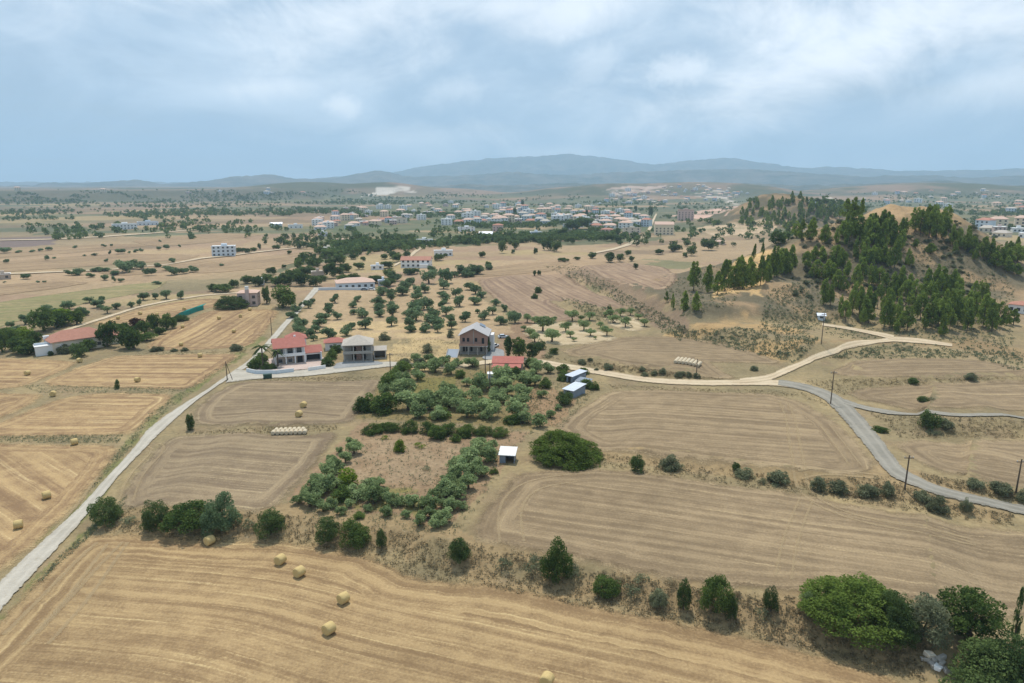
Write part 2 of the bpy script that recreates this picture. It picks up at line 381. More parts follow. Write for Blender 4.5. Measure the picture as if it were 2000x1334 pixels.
i_ = np.arange(len(RR)-1)[:, None]*len(AZ)+np.arange(len(AZ)-1)[None]
Fq = np.stack([i_, i_+len(AZ), i_+len(AZ)+1, i_+1], -1).reshape(-1, 4)
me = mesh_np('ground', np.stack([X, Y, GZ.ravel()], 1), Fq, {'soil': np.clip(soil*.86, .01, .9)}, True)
tag(link('ground', me, None, m_ground), 'dry scrubby ground with banks and a hill', kind='structure')

# ------------------------------------------------------------------ mountains on the horizon
m_mtn, t = mat('mountain_forest'); p = t.pos()
f1 = t.noise(p, .004, 6, .65)
finish(t, t.mix(t.ss(f1, .35, .7), (.05, .06, .035), (.15, .125, .085)), 1.0, f1, 1.0, 60)
def slope_of(px, py):
    r = rays([(px, py)])[0]; return r[2]/math.hypot(r[0], r[1]), math.atan2(r[0], r[1])
def ridge(name, sky_pts, R0, depth, seed, label):
    pts = [slope_of(*p_) for p_ in sky_pts]; az = np.array([q[1] for q in pts]); sl = np.array([q[0] for q in pts])
    A = np.linspace(az[0], az[-1], 520); H = CAM_H+R0*np.interp(A, az, sl)
    H = H+(fbm(A*90, A*0+.5, seed, 5)-.5)*R0*.0045
    T = np.linspace(-1, 1, 41); TA, TT = np.meshgrid(A, T)
    RRR = R0+TT*depth
    prof = np.clip(1-np.abs(TT)**1.25, 0, 1)
    xx = RRR*np.sin(TA); yy = RRR*np.cos(TA)
    rid = 1-np.abs(fbm(xx/700, yy/700, seed+3, 5)-.5)*2
    Z = -12+(H[None]+12)*prof*(1-(1-prof)*(1-rid)*1.6)
    n_ = len(A); i_ = np.arange(len(T)-1)[:, None]*n_+np.arange(n_-1)[None]
    F = np.stack([i_, i_+1, i_+n_+1, i_+n_], -1).reshape(-1, 4)
    tag(link(name, mesh_np(name, np.stack([xx.ravel(), yy.ravel(), Z.ravel()], 1), F, None, True), None, m_mtn), label, kind='structure')
ridge('mountains', [(-400, 352), (0, 356), (300, 356), (560, 352), (700, 342), (760, 336), (830, 325), (960, 308), (1040, 305), (1120, 300), (1200, 311), (1280, 322), (1350, 312), (1430, 308), (1500, 320), (1570, 328), (1640, 326), (1720, 331), (1800, 334), (1900, 333), (2000, 328), (2400, 335)], 13500, 1900, 5, 'long blue mountain range along the horizon')
ridge('foothills', [(-400, 358), (0, 362), (70, 361), (90, 356), (180, 356), (220, 354), (262, 349), (312, 359), (370, 356), (440, 347), (525, 340), (580, 350), (660, 346), (740, 333), (800, 345), (900, 342), (1010, 336), (1100, 342), (1200, 336), (1300, 334), (1400, 330), (1500, 332), (1600, 340), (1700, 345), (1800, 342), (1900, 348), (2000, 342), (2400, 345)], 9000, 1100, 15, 'lower hills in front of the mountain range')
ridge('low_hills', [(700, 372), (800, 366), (900, 360), (1000, 362), (1100, 358), (1250, 360), (1400, 356), (1560, 362), (1700, 358), (1850, 354), (2000, 364), (2400, 360)], 6200, 900, 25, 'low hills behind the town')

# ------------------------------------------------------------------ field sheets
def resample(pts, step, closed=True):
    pts = np.asarray(pts, float)
    if closed: pts = np.vstack([pts, pts[:1]])
    seg = np.linalg.norm(np.diff(pts, axis=0), axis=1); L = np.concatenate([[0], np.cumsum(seg)])
    n = max(6, int(L[-1]/step)); q = np.linspace(0, L[-1], n+1)
    if closed: q = q[:-1]
    return np.stack([np.interp(q, L, pts[:, 0]), np.interp(q, L, pts[:, 1])], 1)
def chaikin(pts, n=2):
    pts = np.asarray(pts, float)
    for _ in range(n):
        nx = np.roll(pts, -1, 0); pts = np.stack([pts*.86+nx*.14, pts*.14+nx*.86], 1).reshape(-1, 2)
    return pts
def sheet(poly_world, step, zoff, rag=.25, seed=0, grow=0.0):
    b = resample(chaikin(poly_world, 2), step*1.0)
    if grow:
        d_ = np.roll(b, -1, 0)-np.roll(b, 1, 0); n_ = np.stack([d_[:, 1], -d_[:, 0]], 1); n_ /= np.linalg.norm(n_, axis=1)[:, None]+1e-9
        ar = np.sum(b[:, 0]*np.roll(b[:, 1], -1)-np.roll(b[:, 0], -1)*b[:, 1]); b = b+n_*np.sign(ar)*grow
    b = b+(RNG.random(b.shape)-.5)*rag*2
    lo = b.min(0); hi = b.max(0)
    gx, gy = np.meshgrid(np.arange(lo[0], hi[0], step), np.arange(lo[1], hi[1], step))
    gx = gx.ravel()+(RNG.random(gx.size)-.5)*step*.3; gy = gy.ravel()+(RNG.random(gy.size)-.5)*step*.3
    m = inside(gx, gy, b); gx, gy = gx[m], gy[m]
    dd = poly_dist(gx, gy, b, True)[0]; m = dd > step*.55; gx, gy = gx[m], gy[m]
    P = np.vstack([b, np.stack([gx, gy], 1)]); nb = len(b)
    v, e, f, *_ = delaunay_2d_cdt([Vector(q) for q in P], [], [list(range(nb))], 1, 1e-5)
    V = np.array([(q.x, q.y) for q in v]); F = np.array([q for q in f if len(q) == 3], np.int32)
    ed = poly_dist(V[:, 0], V[:, 1], b, True)[0]
    return np.column_stack([V, Hq(V[:, 0], V[:, 1])+zoff]), F, ed
def field_mat(name, ca, cb, cs, f_big=.22, f_row=1.0, head=9.0, contrast=1.0, green_amt=0.0):
    """ca base stubble, cb darker bare soil between swaths, cs pale straw lines"""
    m, t = mat(name); p = t.pos(); px_, py_, _ = t.sep(p)
    ed = t.attr('edge').outputs['Fac']; row = t.attr('row').outputs['Fac']; al = t.attr('along').outputs['Fac']
    wob = t.math('MULTIPLY_ADD', t.noise(p, .03, 2, .5), 4.0, -2.0)
    wob2 = t.math('MULTIPLY_ADD', t.noise(p, .35, 3, .5), .7, -.35)
    inhead = t.math('LESS_THAN', t.math('ADD', ed, t.math('MULTIPLY', wob2, 2.0)), head)
    r = t.fmix(inhead, t.math('ADD', row, t.math('ADD', t.math('MULTIPLY', wob, .5), t.math('MULTIPLY', wob2, .5))), t.math('ADD', ed, wob2))
    alg = t.fmix(inhead, al, t.math('ADD', px_, t.math('MULTIPLY', py_, .7)))
    v1 = t.comb(t.math('MULTIPLY', r, f_big), t.math('MULTIPLY', alg, .008), inhead)
    s1 = t.noise(v1, 1.0, 3, .6)
    v2 = t.comb(t.math('MULTIPLY', r, f_row), t.math('MULTIPLY', alg, .022), inhead)
    s2 = t.noise(v2, 1.0, 3, .65)
    sw = t.math('SINE', t.math('MULTIPLY', r, f_big*2.2*math.pi))
    brk = t.noise(p, .11, 5, .65)
    fine = t.noise(p, 2.6, 5, .72); med = t.noise(p, .28, 4, .6); big = t.noise(p, .03, 3, .6)
    a = t.math('ADD', t.math('MULTIPLY_ADD', s1, 1.2, -.6), t.math('MULTIPLY_ADD', s2, .9, -.45))
    a = t.math('ADD', a, t.math('MULTIPLY', sw, .07))
    a = t.math('ADD', a, t.math('MULTIPLY_ADD', med, .8, -.4))
    a = t.math('ADD', a, t.math('MULTIPLY_ADD', fine, .5, -.25))
    a = t.math('MULTIPLY_ADD', a, contrast, .5)
    c = t.mix(t.ss(a, .18, .8), cb, ca)
    st = t.math('MULTIPLY', t.ss(t.math('ADD', s2, t.math('MULTIPLY_ADD', fine, .35, -.175)), .57, .74), .8)
    c = t.mix(t.math('MULTIPLY', t.math('MULTIPLY', st, t.ss(brk, .3, .62)), .95*contrast), c, cs)
    c = t.mix(t.math('MULTIPLY', t.ss(brk, .6, .74), .45), c, cb)
    c = t.mix(t.math('MULTIPLY', t.ss(t.math('ADD', ed, t.math('MULTIPLY', wob2, 3.0)), 2.6, .2), .5), c, cs)
    c = t.scale(c, t.math('MULTIPLY', t.math('MULTIPLY_ADD', big, .5, .63), t.math('MULTIPLY_ADD', fine, .6, .66)))
    if green_amt: c = t.mix(t.math('MULTIPLY', t.ss(s1, .48, .6), green_amt), c, lin(112, 122, 72))
    b = finish(t, c, .96, t.math('ADD', t.math('MULTIPLY', s2, .5), fine), .45, .18)
    al_ = t.ss(t.math('ADD', ed, t.math('ADD', t.math('MULTIPLY_ADD', fine, 3.0, -1.5), t.math('MULTIPLY_ADD', med, 4.0, -2.0))), .2, 2.8)
    t.put(b.inputs['Alpha'], al_)
    return m
G_GOLD = field_mat('stubble_golden', lin(180, 152, 110), lin(140, 114, 82), lin(208, 182, 134), .38, 1.5, 9)
G_GOLD2 = field_mat('stubble_straw', lin(188, 158, 114), lin(142, 114, 84), lin(218, 192, 144), .24, .8, 6, 1.0)
G_GREY = field_mat('stubble_grey', lin(160, 140, 110), lin(126, 108, 86), lin(196, 176, 136), .4, 1.4, 6, .8)
G_GREY2 = field_mat('stubble_grey_brown', lin(164, 142, 110), lin(128, 109, 84), lin(200, 176, 134), .34, 1.1, 8, .8)
G_TAN = field_mat('stubble_tan', lin(174, 148, 114), lin(138, 114, 88), lin(200, 174, 134), .18, .5, 8, .8)
G_PLOUGH = field_mat('ploughed_rows', lin(168, 142, 114), lin(134, 110, 90), lin(192, 166, 134), .3, .34, 6, .9)
G_VINE = field_mat('vine_rows', lin(168, 146, 108), lin(120, 116, 76), lin(184, 166, 124), .3, .3, 3, 1.0, .6)
G_WHITE = field_mat('pale_bare_soil', lin(200, 180, 146), lin(176, 154, 120), lin(214, 196, 164), .2, .6, 2, .7)
def field(poly, m, rows, label, zoff=.09, step=None, ref=None, rag=.35):
    """rows: two picture points giving the row direction; ref: polyline the rows run parallel to"""
    w = atv(poly)[:, :2]; dm = float(np.median(np.hypot(w[:, 0], w[:, 1])))
    st = step or max(1.6, dm*.011)
    V, F, ed = sheet(w, st, zoff, rag, grow=1.6)
    a, b = atv(rows)[:, :2]; dr = (b-a)/np.linalg.norm(b-a); nr = np.array([-dr[1], dr[0]])
    row = V[:, :2]@nr; al = V[:, :2]@dr
    if ref is not None:
        q = resample(atv(ref)[:, :2], 6, False)
        for _ in range(3): q[1:-1] = (q[:-2]+q[1:-1]*2+q[2:])/4
        dd, sg, par, L = poly_dist(V[:, 0], V[:, 1], q); row = dd*sg; al = par
    me = mesh_np('field', V, F, {'edge': ed, 'row': row, 'along': al}, True)
    return tag(link('field', me, None, m), label, kind='structure')
NEARREF = [(-200, 1046), (190, 1042), (420, 1055), (560, 1062), (640, 1074), (720, 1088), (800, 1125), (960, 1142), (1160, 1187), (1420, 1237), (1700, 1312), (1800, 1340), (2200, 1460)]
field([(-60, 1275), (60, 1152), (130, 1078), (190, 1044), (300, 1045), (420, 1057), (560, 1062), (640, 1074), (720, 1088), (790, 1125), (860, 1140), (960, 1142), (1060, 1162), (1160, 1187), (1300, 1212), (1420, 1237), (1560, 1272), (1700, 1312), (1760, 1335), (1900, 1440), (1900, 1560), (-200, 1560), (-200, 1400)], G_GOLD, [(200, 1200), (900, 1215)], 'golden stubble field with round bales below the bank', step=1.1, ref=NEARREF)
field([(236, 995), (240, 962), (300, 884), (340, 852), (420, 848), (520, 850), (600, 852), (664, 842), (610, 915), (550, 975), (525, 998), (420, 992), (330, 986)], G_GREY, [(300, 930), (560, 935)], 'grey stubble field between the road and the olive plot')
field([(378, 826), (382, 800), (410, 775), (458, 748), (520, 743), (640, 747), (742, 740), (745, 748), (703, 800), (690, 825), (640, 829), (520, 834), (420, 832)], G_GREY, [(420, 790), (680, 792)], 'grey stubble field below the white-walled house')
field([(-200, 868), (0, 867), (150, 870), (222, 870), (228, 882), (190, 935), (130, 1000), (60, 1070), (-10, 1122), (-200, 1230)], G_GOLD2, [(0, 920), (120, 1000)], 'golden stubble field left of the road', step=1.4)
field([(-200, 878), (-100, 848), (0, 828), (90, 788), (150, 772), (230, 767), (345, 771), (300, 806), (270, 838), (250, 848), (120, 852), (0, 852)], G_GOLD2, [(20, 815), (280, 818)], 'golden stubble field above the grassy bank left of the road')
field([(-200, 768), (0, 768), (86, 771), (60, 788), (0, 818), (-120, 850), (-200, 866)], G_GOLD2, [(0, 790), (80, 772)], 'narrow golden field beyond the ditch')
field([(70, 752), (160, 716), (220, 696), (300, 693), (400, 692), (468, 692), (455, 704), (400, 742), (372, 760), (300, 760), (200, 756)], G_GOLD2, [(120, 735), (400, 736)], 'golden stubble field below the tree-hidden villa')
field([(-200, 702), (0, 700), (100, 703), (158, 708), (80, 742), (30, 760), (-200, 762)], G_GOLD2, [(-50, 720), (120, 722)], 'golden stubble field left of the villa field')
field([(287, 680), (297, 666), (344, 638), (400, 609), (430, 606), (500, 604), (546, 606), (520, 645), (488, 677), (400, 683), (330, 685)], G_GOLD2, [(420, 670), (520, 608)], 'golden stubble field beside the road below the pink house')
field([(170, 636), (250, 610), (330, 592), (400, 583), (445, 585), (425, 600), (390, 604), (330, 624), (240, 634)], G_GOLD2, [(200, 625), (420, 590)], 'golden strip beside the white track')
field([(1086, 836), (1120, 806), (1195, 763), (1320, 763), (1420, 768), (1500, 769), (1562, 784), (1628, 822), (1672, 866), (1716, 920), (1650, 930), (1575, 918), (1450, 910), (1300, 894), (1170, 882), (1120, 860)], G_GREY2, [(1200, 830), (1600, 850)], 'grey stubble field inside the bend of the asphalt lane')
field([(922, 1036), (942, 1000), (985, 952), (1012, 927), (1060, 920), (1180, 918), (1300, 930), (1430, 950), (1560, 966), (1700, 995), (1850, 1022), (2000, 1040), (2150, 1060), (2150, 1235), (2000, 1205), (1850, 1185), (1700, 1160), (1560, 1156), (1400, 1146), (1250, 1120), (1100, 1086), (985, 1066), (935, 1052)], G_GREY2, [(1050, 1000), (1800, 1110)], 'large grey stubble field beside the green domed bush', step=1.4)
field([(1745, 868), (1800, 860), (1900, 860), (2000, 860), (2200, 866), (2200, 985), (2000, 955), (1920, 940), (1830, 918), (1775, 892)], G_GREY2, [(1800, 880), (2000, 905)], 'grey stubble field right of the asphalt lane')
field([(1655, 766), (1700, 757), (1800, 752), (2000, 742), (2200, 740), (2200, 808), (2000, 802), (1850, 800), (1740, 792), (1680, 782)], G_GREY2, [(1700, 780), (2000, 770)], 'long stubble terrace right of the lane')
field([(1615, 728), (1660, 707), (1750, 700), (1850, 700), (1930, 706), (2000, 722), (2100, 734), (1990, 736), (1800, 738), (1680, 740)], G_GREY2, [(1680, 720), (1950, 715)], 'upper stubble terrace under the pine hill')
field([(1096, 686), (1150, 672), (1220, 658), (1300, 657), (1420, 670), (1490, 694), (1535, 712), (1460, 708), (1385, 706), (1400, 722), (1440, 739), (1400, 741), (1310, 728), (1200, 710), (1120, 696)], G_GREY2, [(1150, 690), (1420, 695)], 'stubble field with the stacked bales beside the gravel track')
field([(932, 548), (1000, 537), (1075, 537), (1140, 560), (1238, 606), (1200, 612), (1150, 600), (1080, 585), (1075, 592), (1140, 622), (1080, 628), (1030, 627), (985, 597), (945, 565)], G_PLOUGH, [(960, 555), (1060, 620)], 'ploughed field beside the olive orchard')
field([(1125, 521), (1220, 513), (1305, 522), (1325, 545), (1300, 566), (1265, 570), (1180, 546)], G_PLOUGH, [(1150, 525), (1280, 565)], 'sloping ploughed field above the scrub bank')
field([(1022, 642), (1060, 627), (1120, 632), (1165, 645), (1205, 662), (1170, 670), (1095, 674), (1045, 670)], G_WHITE, [(1050, 650), (1150, 655)], 'pale bare ground of the small olive grove')
field([(1178, 622), (1225, 612), (1262, 640), (1240, 648), (1200, 640)], G_WHITE, [(1190, 625), (1240, 640)], 'pale bare ground of the upper olive grove')
field([(-200, 640), (-100, 612), (0, 590), (130, 572), (250, 556), (330, 548), (300, 568), (180, 590), (80, 612), (0, 640), (-200, 690)], G_VINE, [(0, 600), (200, 590)], 'rows of low vines left of the villa')
for q, rws, lab in [
    ([(-200, 570), (-50, 560), (130, 548), (180, 553), (90, 566), (0, 578), (-200, 596)], [(0, 565), (150, 552)], 'tan stubble strip above the vines'),
    ([(-200, 522), (0, 512), (200, 497), (400, 498), (360, 508), (150, 522), (0, 532), (-200, 545)], [(0, 520), (300, 503)], 'tan stubble strip with a hedge row'),
    ([(-200, 496), (0, 489), (200, 478), (330, 476), (200, 490), (0, 504), (-200, 514)], [(0, 495), (300, 480)], 'far tan field beyond the hedge row'),
    ([(330, 528), (470, 505), (600, 492), (640, 500), (540, 522), (400, 535)], [(380, 525), (560, 502)], 'brown field beyond the white block house'),
    ([(180, 532), (330, 512), (410, 508), (440, 512), (320, 532), (240, 540)], [(250, 530), (400, 512)], 'tan field beside the bushy hollow'),
    ([(250, 470), (420, 455), (520, 458), (430, 472), (300, 482)], [(300, 475), (450, 460)], 'far tan field below the green grove'),
    ([(880, 541), (960, 522), (1060, 512), (1120, 512), (1080, 530), (960, 540)], [(920, 535), (1060, 518)], 'reddish field above the ploughed field')]:
    field(q, G_TAN, rws, lab, zoff=.2, rag=1.0)

# ------------------------------------------------------------------ roads and tracks
ROADS = []
def ribbon(name, left, right, m, label, zoff, n=None, rag=.12, step=2.0):
    A = atv(left)[:, :2]; B = atv(right)[:, :2]
    L = np.linalg.norm(np.diff(A, axis=0), axis=1).sum(); n = max(12, int(L/step))
    def rs(P):
        seg = np.linalg.norm(np.diff(P, axis=0), axis=1); l = np.concatenate([[0], np.cumsum(seg)])/seg.sum()
        q = np.linspace(0, 1, n); Q = np.stack([np.interp(q, l, P[:, 0]), np.interp(q, l, P[:, 1])], 1)
        for _ in range(4): Q[1:-1] = (Q[:-2]+2*Q[1:-1]+Q[2:])/4
        return Q
    A, B = rs(A), rs(B); ROADS.append(np.vstack([A, B[::-1]])); A += (RNG.random(A.shape)-.5)*rag*2; B += (RNG.random(B.shape)-.5)*rag*2
    u = np.linspace(0, 1, 9); P = A[:, None]*(1-u)[None, :, None]+B[:, None]*u[None, :, None]
    P = P.reshape(-1, 2); Z = Hq(P[:, 0], P[:, 1])+zoff
    U = np.tile(u, n)
    i_ = np.arange(n-1)[:, None]*9+np.arange(8)[None]; F = np.stack([i_, i_+1, i_+10, i_+9], -1).reshape(-1, 4)
    me = mesh_np(name, np.column_stack([P, Z]), F, {'across': U}, True)
    return tag(link(name, me, None, m), label, kind='structure')
def band(pts, halfpx):
    """picture centre line with half widths -> left/right edges"""
    p = np.asarray(pts, float); d_ = np.gradient(p, axis=0); nrm = np.stack([-d_[:, 1], d_[:, 0]], 1); nrm /= np.linalg.norm(nrm, axis=1)[:, None]
    h = np.asarray(halfpx, float)[:, None]; return (p-nrm*h).tolist(), (p+nrm*h).tolist()
def road_mat(name, c1, c2, c3, tracks=.5):
    m, t = mat(name); p = t.pos(); u = t.attr('across').outputs['Fac']
    f = t.noise(p, 1.5, 5, .65); g = t.noise(p, .15, 4, .6)
    e = t.math('ABSOLUTE', t.math('SUBTRACT', u, .5)); wh = t.math('ABSOLUTE', t.math('SUBTRACT', e, .22))
    c = t.mix(t.ss(g, .35, .65), c1, c2)
    c = t.mix(t.math('MULTIPLY', t.ss(wh, .12, .03), tracks), c, tuple(min(1, q*1.22) for q in c1))
    c = t.mix(t.ss(t.math('ADD', e, t.math('MULTIPLY_ADD', f, .2, -.1)), .42, .5), c, c3)
    c = t.scale(c, t.math('MULTIPLY_ADD', f, .45, .78))
    cr = t.noise(p, .7, 6, .75); c = t.mix(t.math('MULTIPLY', t.ss(cr, .56, .68), .45), c, c3)
    b = finish(t, c, .9, f, .3, .05)
    t.put(b.inputs['Alpha'], t.ss(t.math('ADD', e, t.math('MULTIPLY_ADD', t.noise(p, .8, 4, .65), .34, -.17)), .50, .43)); return m
R_PALE = road_mat('road_pale', lin(176, 168, 154), lin(164, 156, 142), lin(150, 138, 112), .35)
R_ASPH = road_mat('road_asphalt', lin(140, 134, 122), lin(126, 121, 110), lin(146, 136, 118), .6)
R_DIRT = road_mat('road_dirt', lin(190, 172, 144), lin(176, 156, 128), lin(164, 140, 106), .5)
R_PAVE = road_mat('paving_pink', lin(192, 172, 160), lin(182, 162, 150), lin(176, 160, 150), .0)
R_CONC = road_mat('yard_concrete', lin(146, 146, 144), lin(126, 128, 128), lin(150, 140, 124), .1)
ribbon('road', [(-120, 1245), (0, 1137), (57, 1080), (143, 1004), (204, 938), (266, 871), (283, 843), (333, 805), (404, 762), (437, 738), (485, 705), (517, 672), (548, 636), (585, 596), (606, 570), (612, 562)],
       [(-120, 1330), (0, 1199), (48, 1142), (119, 1066), (181, 995), (233, 928), (285, 876), (314, 847), (375, 790), (428, 752), (462, 732), (500, 706), (532, 672), (562, 636), (597, 596), (621, 570), (628, 562)], R_PALE, 'pale concrete lane running to the village', .2)
ribbon('side_road', [(462, 722), (500, 724), (540, 727), (600, 722), (660, 714), (720, 708), (765, 706), (830, 712)], [(440, 750), (490, 742), (545, 739), (600, 736), (660, 729), (720, 722), (765, 716), (830, 720)], R_PALE, 'side lane passing the red-roofed house', .21)
l_, r_ = band([(830, 716), (900, 716), (960, 706), (1040, 705), (1060, 708), (1120, 719), (1180, 729), (1240, 740), (1300, 746), (1380, 749), (1460, 748), (1520, 748), (1570, 756), (1610, 770), (1640, 790), (1670, 822), (1700, 858), (1722, 888), (1745, 918), (1770, 938), (1820, 958), (1880, 973), (1950, 987), (2040, 1003), (2150, 1020)],
                [4, 4, 4, 5, 5, 5.5, 5.5, 5.5, 5.5, 5.5, 5.5, 6, 7, 9, 15, 17, 17, 17, 16, 12, 9, 8.5, 9, 10, 10])
i6 = 11
ribbon('gravel_lane', l_[:13], r_[:13], R_DIRT, 'pale gravel lane behind the sheds', .22)
ribbon('asphalt_lane', l_[11:], r_[11:], R_ASPH, 'grey asphalt lane curving past the fields', .24)
l_, r_ = band([(1445, 745), (1500, 740), (1540, 722), (1590, 698), (1640, 682), (1700, 670), (1745, 662), (1800, 667), (1860, 675)], [5, 6, 6.5, 6, 5.5, 5.5, 5.5, 5, 3])
ribbon('dirt_track', l_, r_, R_DIRT, 'pale dirt track climbing to the pine hill', .26)
l_, r_ = band([(1605, 634), (1660, 642), (1710, 652), (1745, 660)], [3, 3, 4, 5]); ribbon('hill_track', l_, r_, R_DIRT, 'pale dirt track along the foot of the hill', .28)
l_, r_ = band([(1650, 786), (1690, 799), (1750, 808), (1850, 812), (1950, 812), (2100, 808)], [5, 4, 3.5, 3, 3, 3]); ribbon('farm_track', l_, r_, R_ASPH, 'narrow grey track between the terraces', .26)
l_, r_ = band([(110, 652), (170, 632), (215, 618), (270, 600), (330, 588), (400, 577), (470, 572)], [2.0, 2.2, 2.0, 1.8, 1.4, 1.1, .9]); ribbon('white_track', l_, r_, R_DIRT, 'thin white track beside the villa', .25)
l_, r_ = band([(1150, 497), (1200, 487), (1230, 477), (1260, 462), (1270, 445), (1276, 430), (1282, 418)], [1.2, 2.0, 3, 3.2, 3.2, 2.2, 1.5]); ribbon('village_street', l_, r_, R_DIRT, 'pale street climbing into the village', .5)
l_, r_ = band([(770, 520), (800, 502), (812, 491), (828, 482), (850, 474)], [1.5, 3.0, 3.0, 2.4, 1.5]); ribbon('driveway', l_, r_, R_DIRT, 'pale drive between the white houses', .5)
l_, r_ = band([(-150, 541), (0, 536), (60, 534), (130, 531), (220, 527), (330, 517), (400, 505)], [1.6, 1.4, 1.2, 1.0, .9, .8, .7]); ribbon('far_track', l_, r_, R_DIRT, 'thin pale track across the far fields', .5)
l_, r_ = band([(-150, 474), (0, 470), (100, 468), (200, 463), (270, 458), (360, 451), (470, 444)], [.7, .8, .9, 1.0, .9, .7, .5]); ribbon('grove_track', l_, r_, R_DIRT, 'thin pale track below the far grove', .6)
l_, r_ = band([(330, 517), (395, 505), (440, 501), (530, 490), (610, 481), (660, 474)], [.8, 1.4, 1.2, .9, .8, .6]); ribbon('house_track', l_, r_, R_DIRT, 'thin pale track to the white block house', .6)
def patch(name, poly, m, label, zoff):
    w = atv(poly)[:, :2]; V, F, ed = sheet(w, 1.6, zoff, .1)
    tag(link(name, mesh_np(name, V, F, {'across': ed*0+.5}, True), None, m), label, kind='structure')
patch('courtyard', [(492, 727), (512, 704), (540, 700), (545, 713), (598, 708), (604, 700), (634, 698), (642, 716), (610, 721), (540, 727)], R_PAVE, 'pale paved courtyard of the red-roofed house', .27)
patch('concrete_yard', [(648, 722), (660, 708), (740, 706), (752, 712), (700, 717)], R_CONC, 'grey concrete yard of the unfinished house', .26)
patch('house_yard', [(940, 700), (965, 680), (985, 685), (985, 702), (950, 704)], R_CONC, 'grey gravel yard behind the bungalow', .26)
# wheel tracks across the stubble
m_track, t = mat('wheel_track'); p = t.pos(); u = t.attr('across').outputs['Fac']
f = t.noise(p, 1.1, 4, .65); e = t.math('ABSOLUTE', t.math('SUBTRACT', u, .5))
al = t.math('MULTIPLY', t.ss(t.math('ADD', e, t.math('MULTIPLY_ADD', f, .5, -.25)), .48, .15), .42)
bs = t.node('ShaderNodeBsdfDiffuse'); t.put(bs.inputs[0], t.scale(t.mix(f, lin(190, 168, 130), lin(172, 150, 118)), .95))
tr = t.node('ShaderNodeBsdfTransparent'); mx = t.node('ShaderNodeMixShader'); t.l.new(al, mx.inputs[0]); t.l.new(tr.outputs[0], mx.inputs[1]); t.l.new(bs.outputs[0], mx.inputs[2])
o_ = t.node('ShaderNodeOutputMaterial'); t.l.new(mx.outputs[0], o_.inputs[0])
def tracks(pts, gap, half, label):
    for s_ in (-1, 1):
        w = atv(pts)[:, :2]; w = resample(w, 3, False)
        for _ in range(6): w[1:-1] = (w[:-2]+2*w[1:-1]+w[2:])/4
        d_ = np.gradient(w, axis=0); n_ = np.stack([-d_[:, 1], d_[:, 0]], 1); n_ /= np.linalg.norm(n_, axis=1)[:, None]
        c_ = w+n_*s_*gap; uu = np.linspace(0, 1, 5)
        P = (c_[:, None]+n_[:, None]*((uu-.5)*2*half)[None, :, None]).reshape(-1, 2)
        n = len(w); i_ = np.arange(n-1)[:, None]*5+np.arange(4)[None]; F = np.stack([i_, i_+1, i_+6, i_+5], -1).reshape(-1, 4)
        me = mesh_np('wheel_track', np.column_stack([P, Hq(P[:, 0], P[:, 1])+.17]), F, {'across': np.tile(uu, n)}, True)
        tag(link('wheel_track', me, None, m_track), label, kind='structure')
tracks([(1530, 785), (1545, 820), (1552, 870), (1562, 920), (1562, 950), (1580, 980), (1640, 1008), (1760, 1035), (1900, 1060)], 1.1, 0.46, 'pale wheel rut crossing the two big stubble fields')
tracks([(1562, 928), (1600, 918), (1660, 926), (1712, 932)], 1.1, 0.37, 'pale wheel rut along the field edge')
tracks([(1000, 1060), (990, 1010), (1000, 970), (1040, 940), (1120, 935)], 2.0, 0.37, 'pale turning rut round the field corner')
tracks([(40, 1240), (110, 1170), (170, 1100), (215, 1060)], 2.2, 0.56, 'pale rut along the road side of the golden field')
tracks([(70, 1260), (150, 1180), (195, 1110), (230, 1062)], 1.6, 0.50, 'pale rut curving beside the golden field')
tracks([(30, 1130), (110, 1050), (170, 985), (205, 930)], 1.4, 0.43, 'pale rut along the left field edge')
tracks([(1530, 1130), (1540, 1060), (1575, 975)], 1.1, 0.31, 'faint wheel rut across the large grey field')
tracks([(1610, 830), (1640, 870), (1670, 910)], 1.2, 0.31, 'faint wheel rut inside the lane bend')
tracks([(300, 870), (330, 865), (260, 930), (245, 985)], 1.3, 0.37, 'pale rut round the grey field corner')
# ------------------------------------------------------------------ foliage
def leaf_mat(name, dark, lightc, trans=.4):
    m, t = mat(name); a = t.attr('tint').outputs['Fac']; oi = t.node('ShaderNodeObjectInfo').outputs['Random']
    c = t.mix(t.math('ADD', a, t.math('MULTIPLY_ADD', oi, .5, -.25)), dark, lightc)
    df = t.node('ShaderNodeBsdfDiffuse'); t.put(df.inputs[0], c); tr = t.node('ShaderNodeBsdfTranslucent'); t.put(tr.inputs[0], t.scale(c, 1.1))
    mx = t.node('ShaderNodeMixShader'); mx.inputs[0].default_value = trans; t.l.new(df.outputs[0], mx.inputs[1]); t.l.new(tr.outputs[0], mx.inputs[2])
    o = t.node('ShaderNodeOutputMaterial'); t.l.new(mx.outputs[0], o.inputs[0]); return m
L_OLIVE = leaf_mat('leaf_olive', (0.124, 0.173, 0.068), (0.374, 0.455, 0.211))
L_ORCH = leaf_mat('leaf_orchard', (0.083, 0.132, 0.062), (0.237, 0.319, 0.167))
L_GREEN = leaf_mat('leaf_green', (0.046, 0.083, 0.025), (0.168, 0.231, 0.062))
L_DARK = leaf_mat('leaf_dark', (0.045, 0.079, 0.029), (0.153, 0.208, 0.070))
L_LIME = leaf_mat('leaf_lime', (0.086, 0.144, 0.017), (0.230, 0.310, 0.040))
L_PINE = leaf_mat('leaf_pine', (0.096, 0.143, 0.035), (0.307, 0.386, 0.082))
L_DRY = leaf_mat('leaf_dry', (0.159, 0.129, 0.077), (0.391, 0.320, 0.191))
L_GREY = leaf_mat('leaf_grey_scrub', (0.105, 0.120, 0.070), (0.258, 0.275, 0.160))
L_BUSH = leaf_mat('leaf_bush', (0.057, 0.089, 0.019), (0.190, 0.262, 0.059))
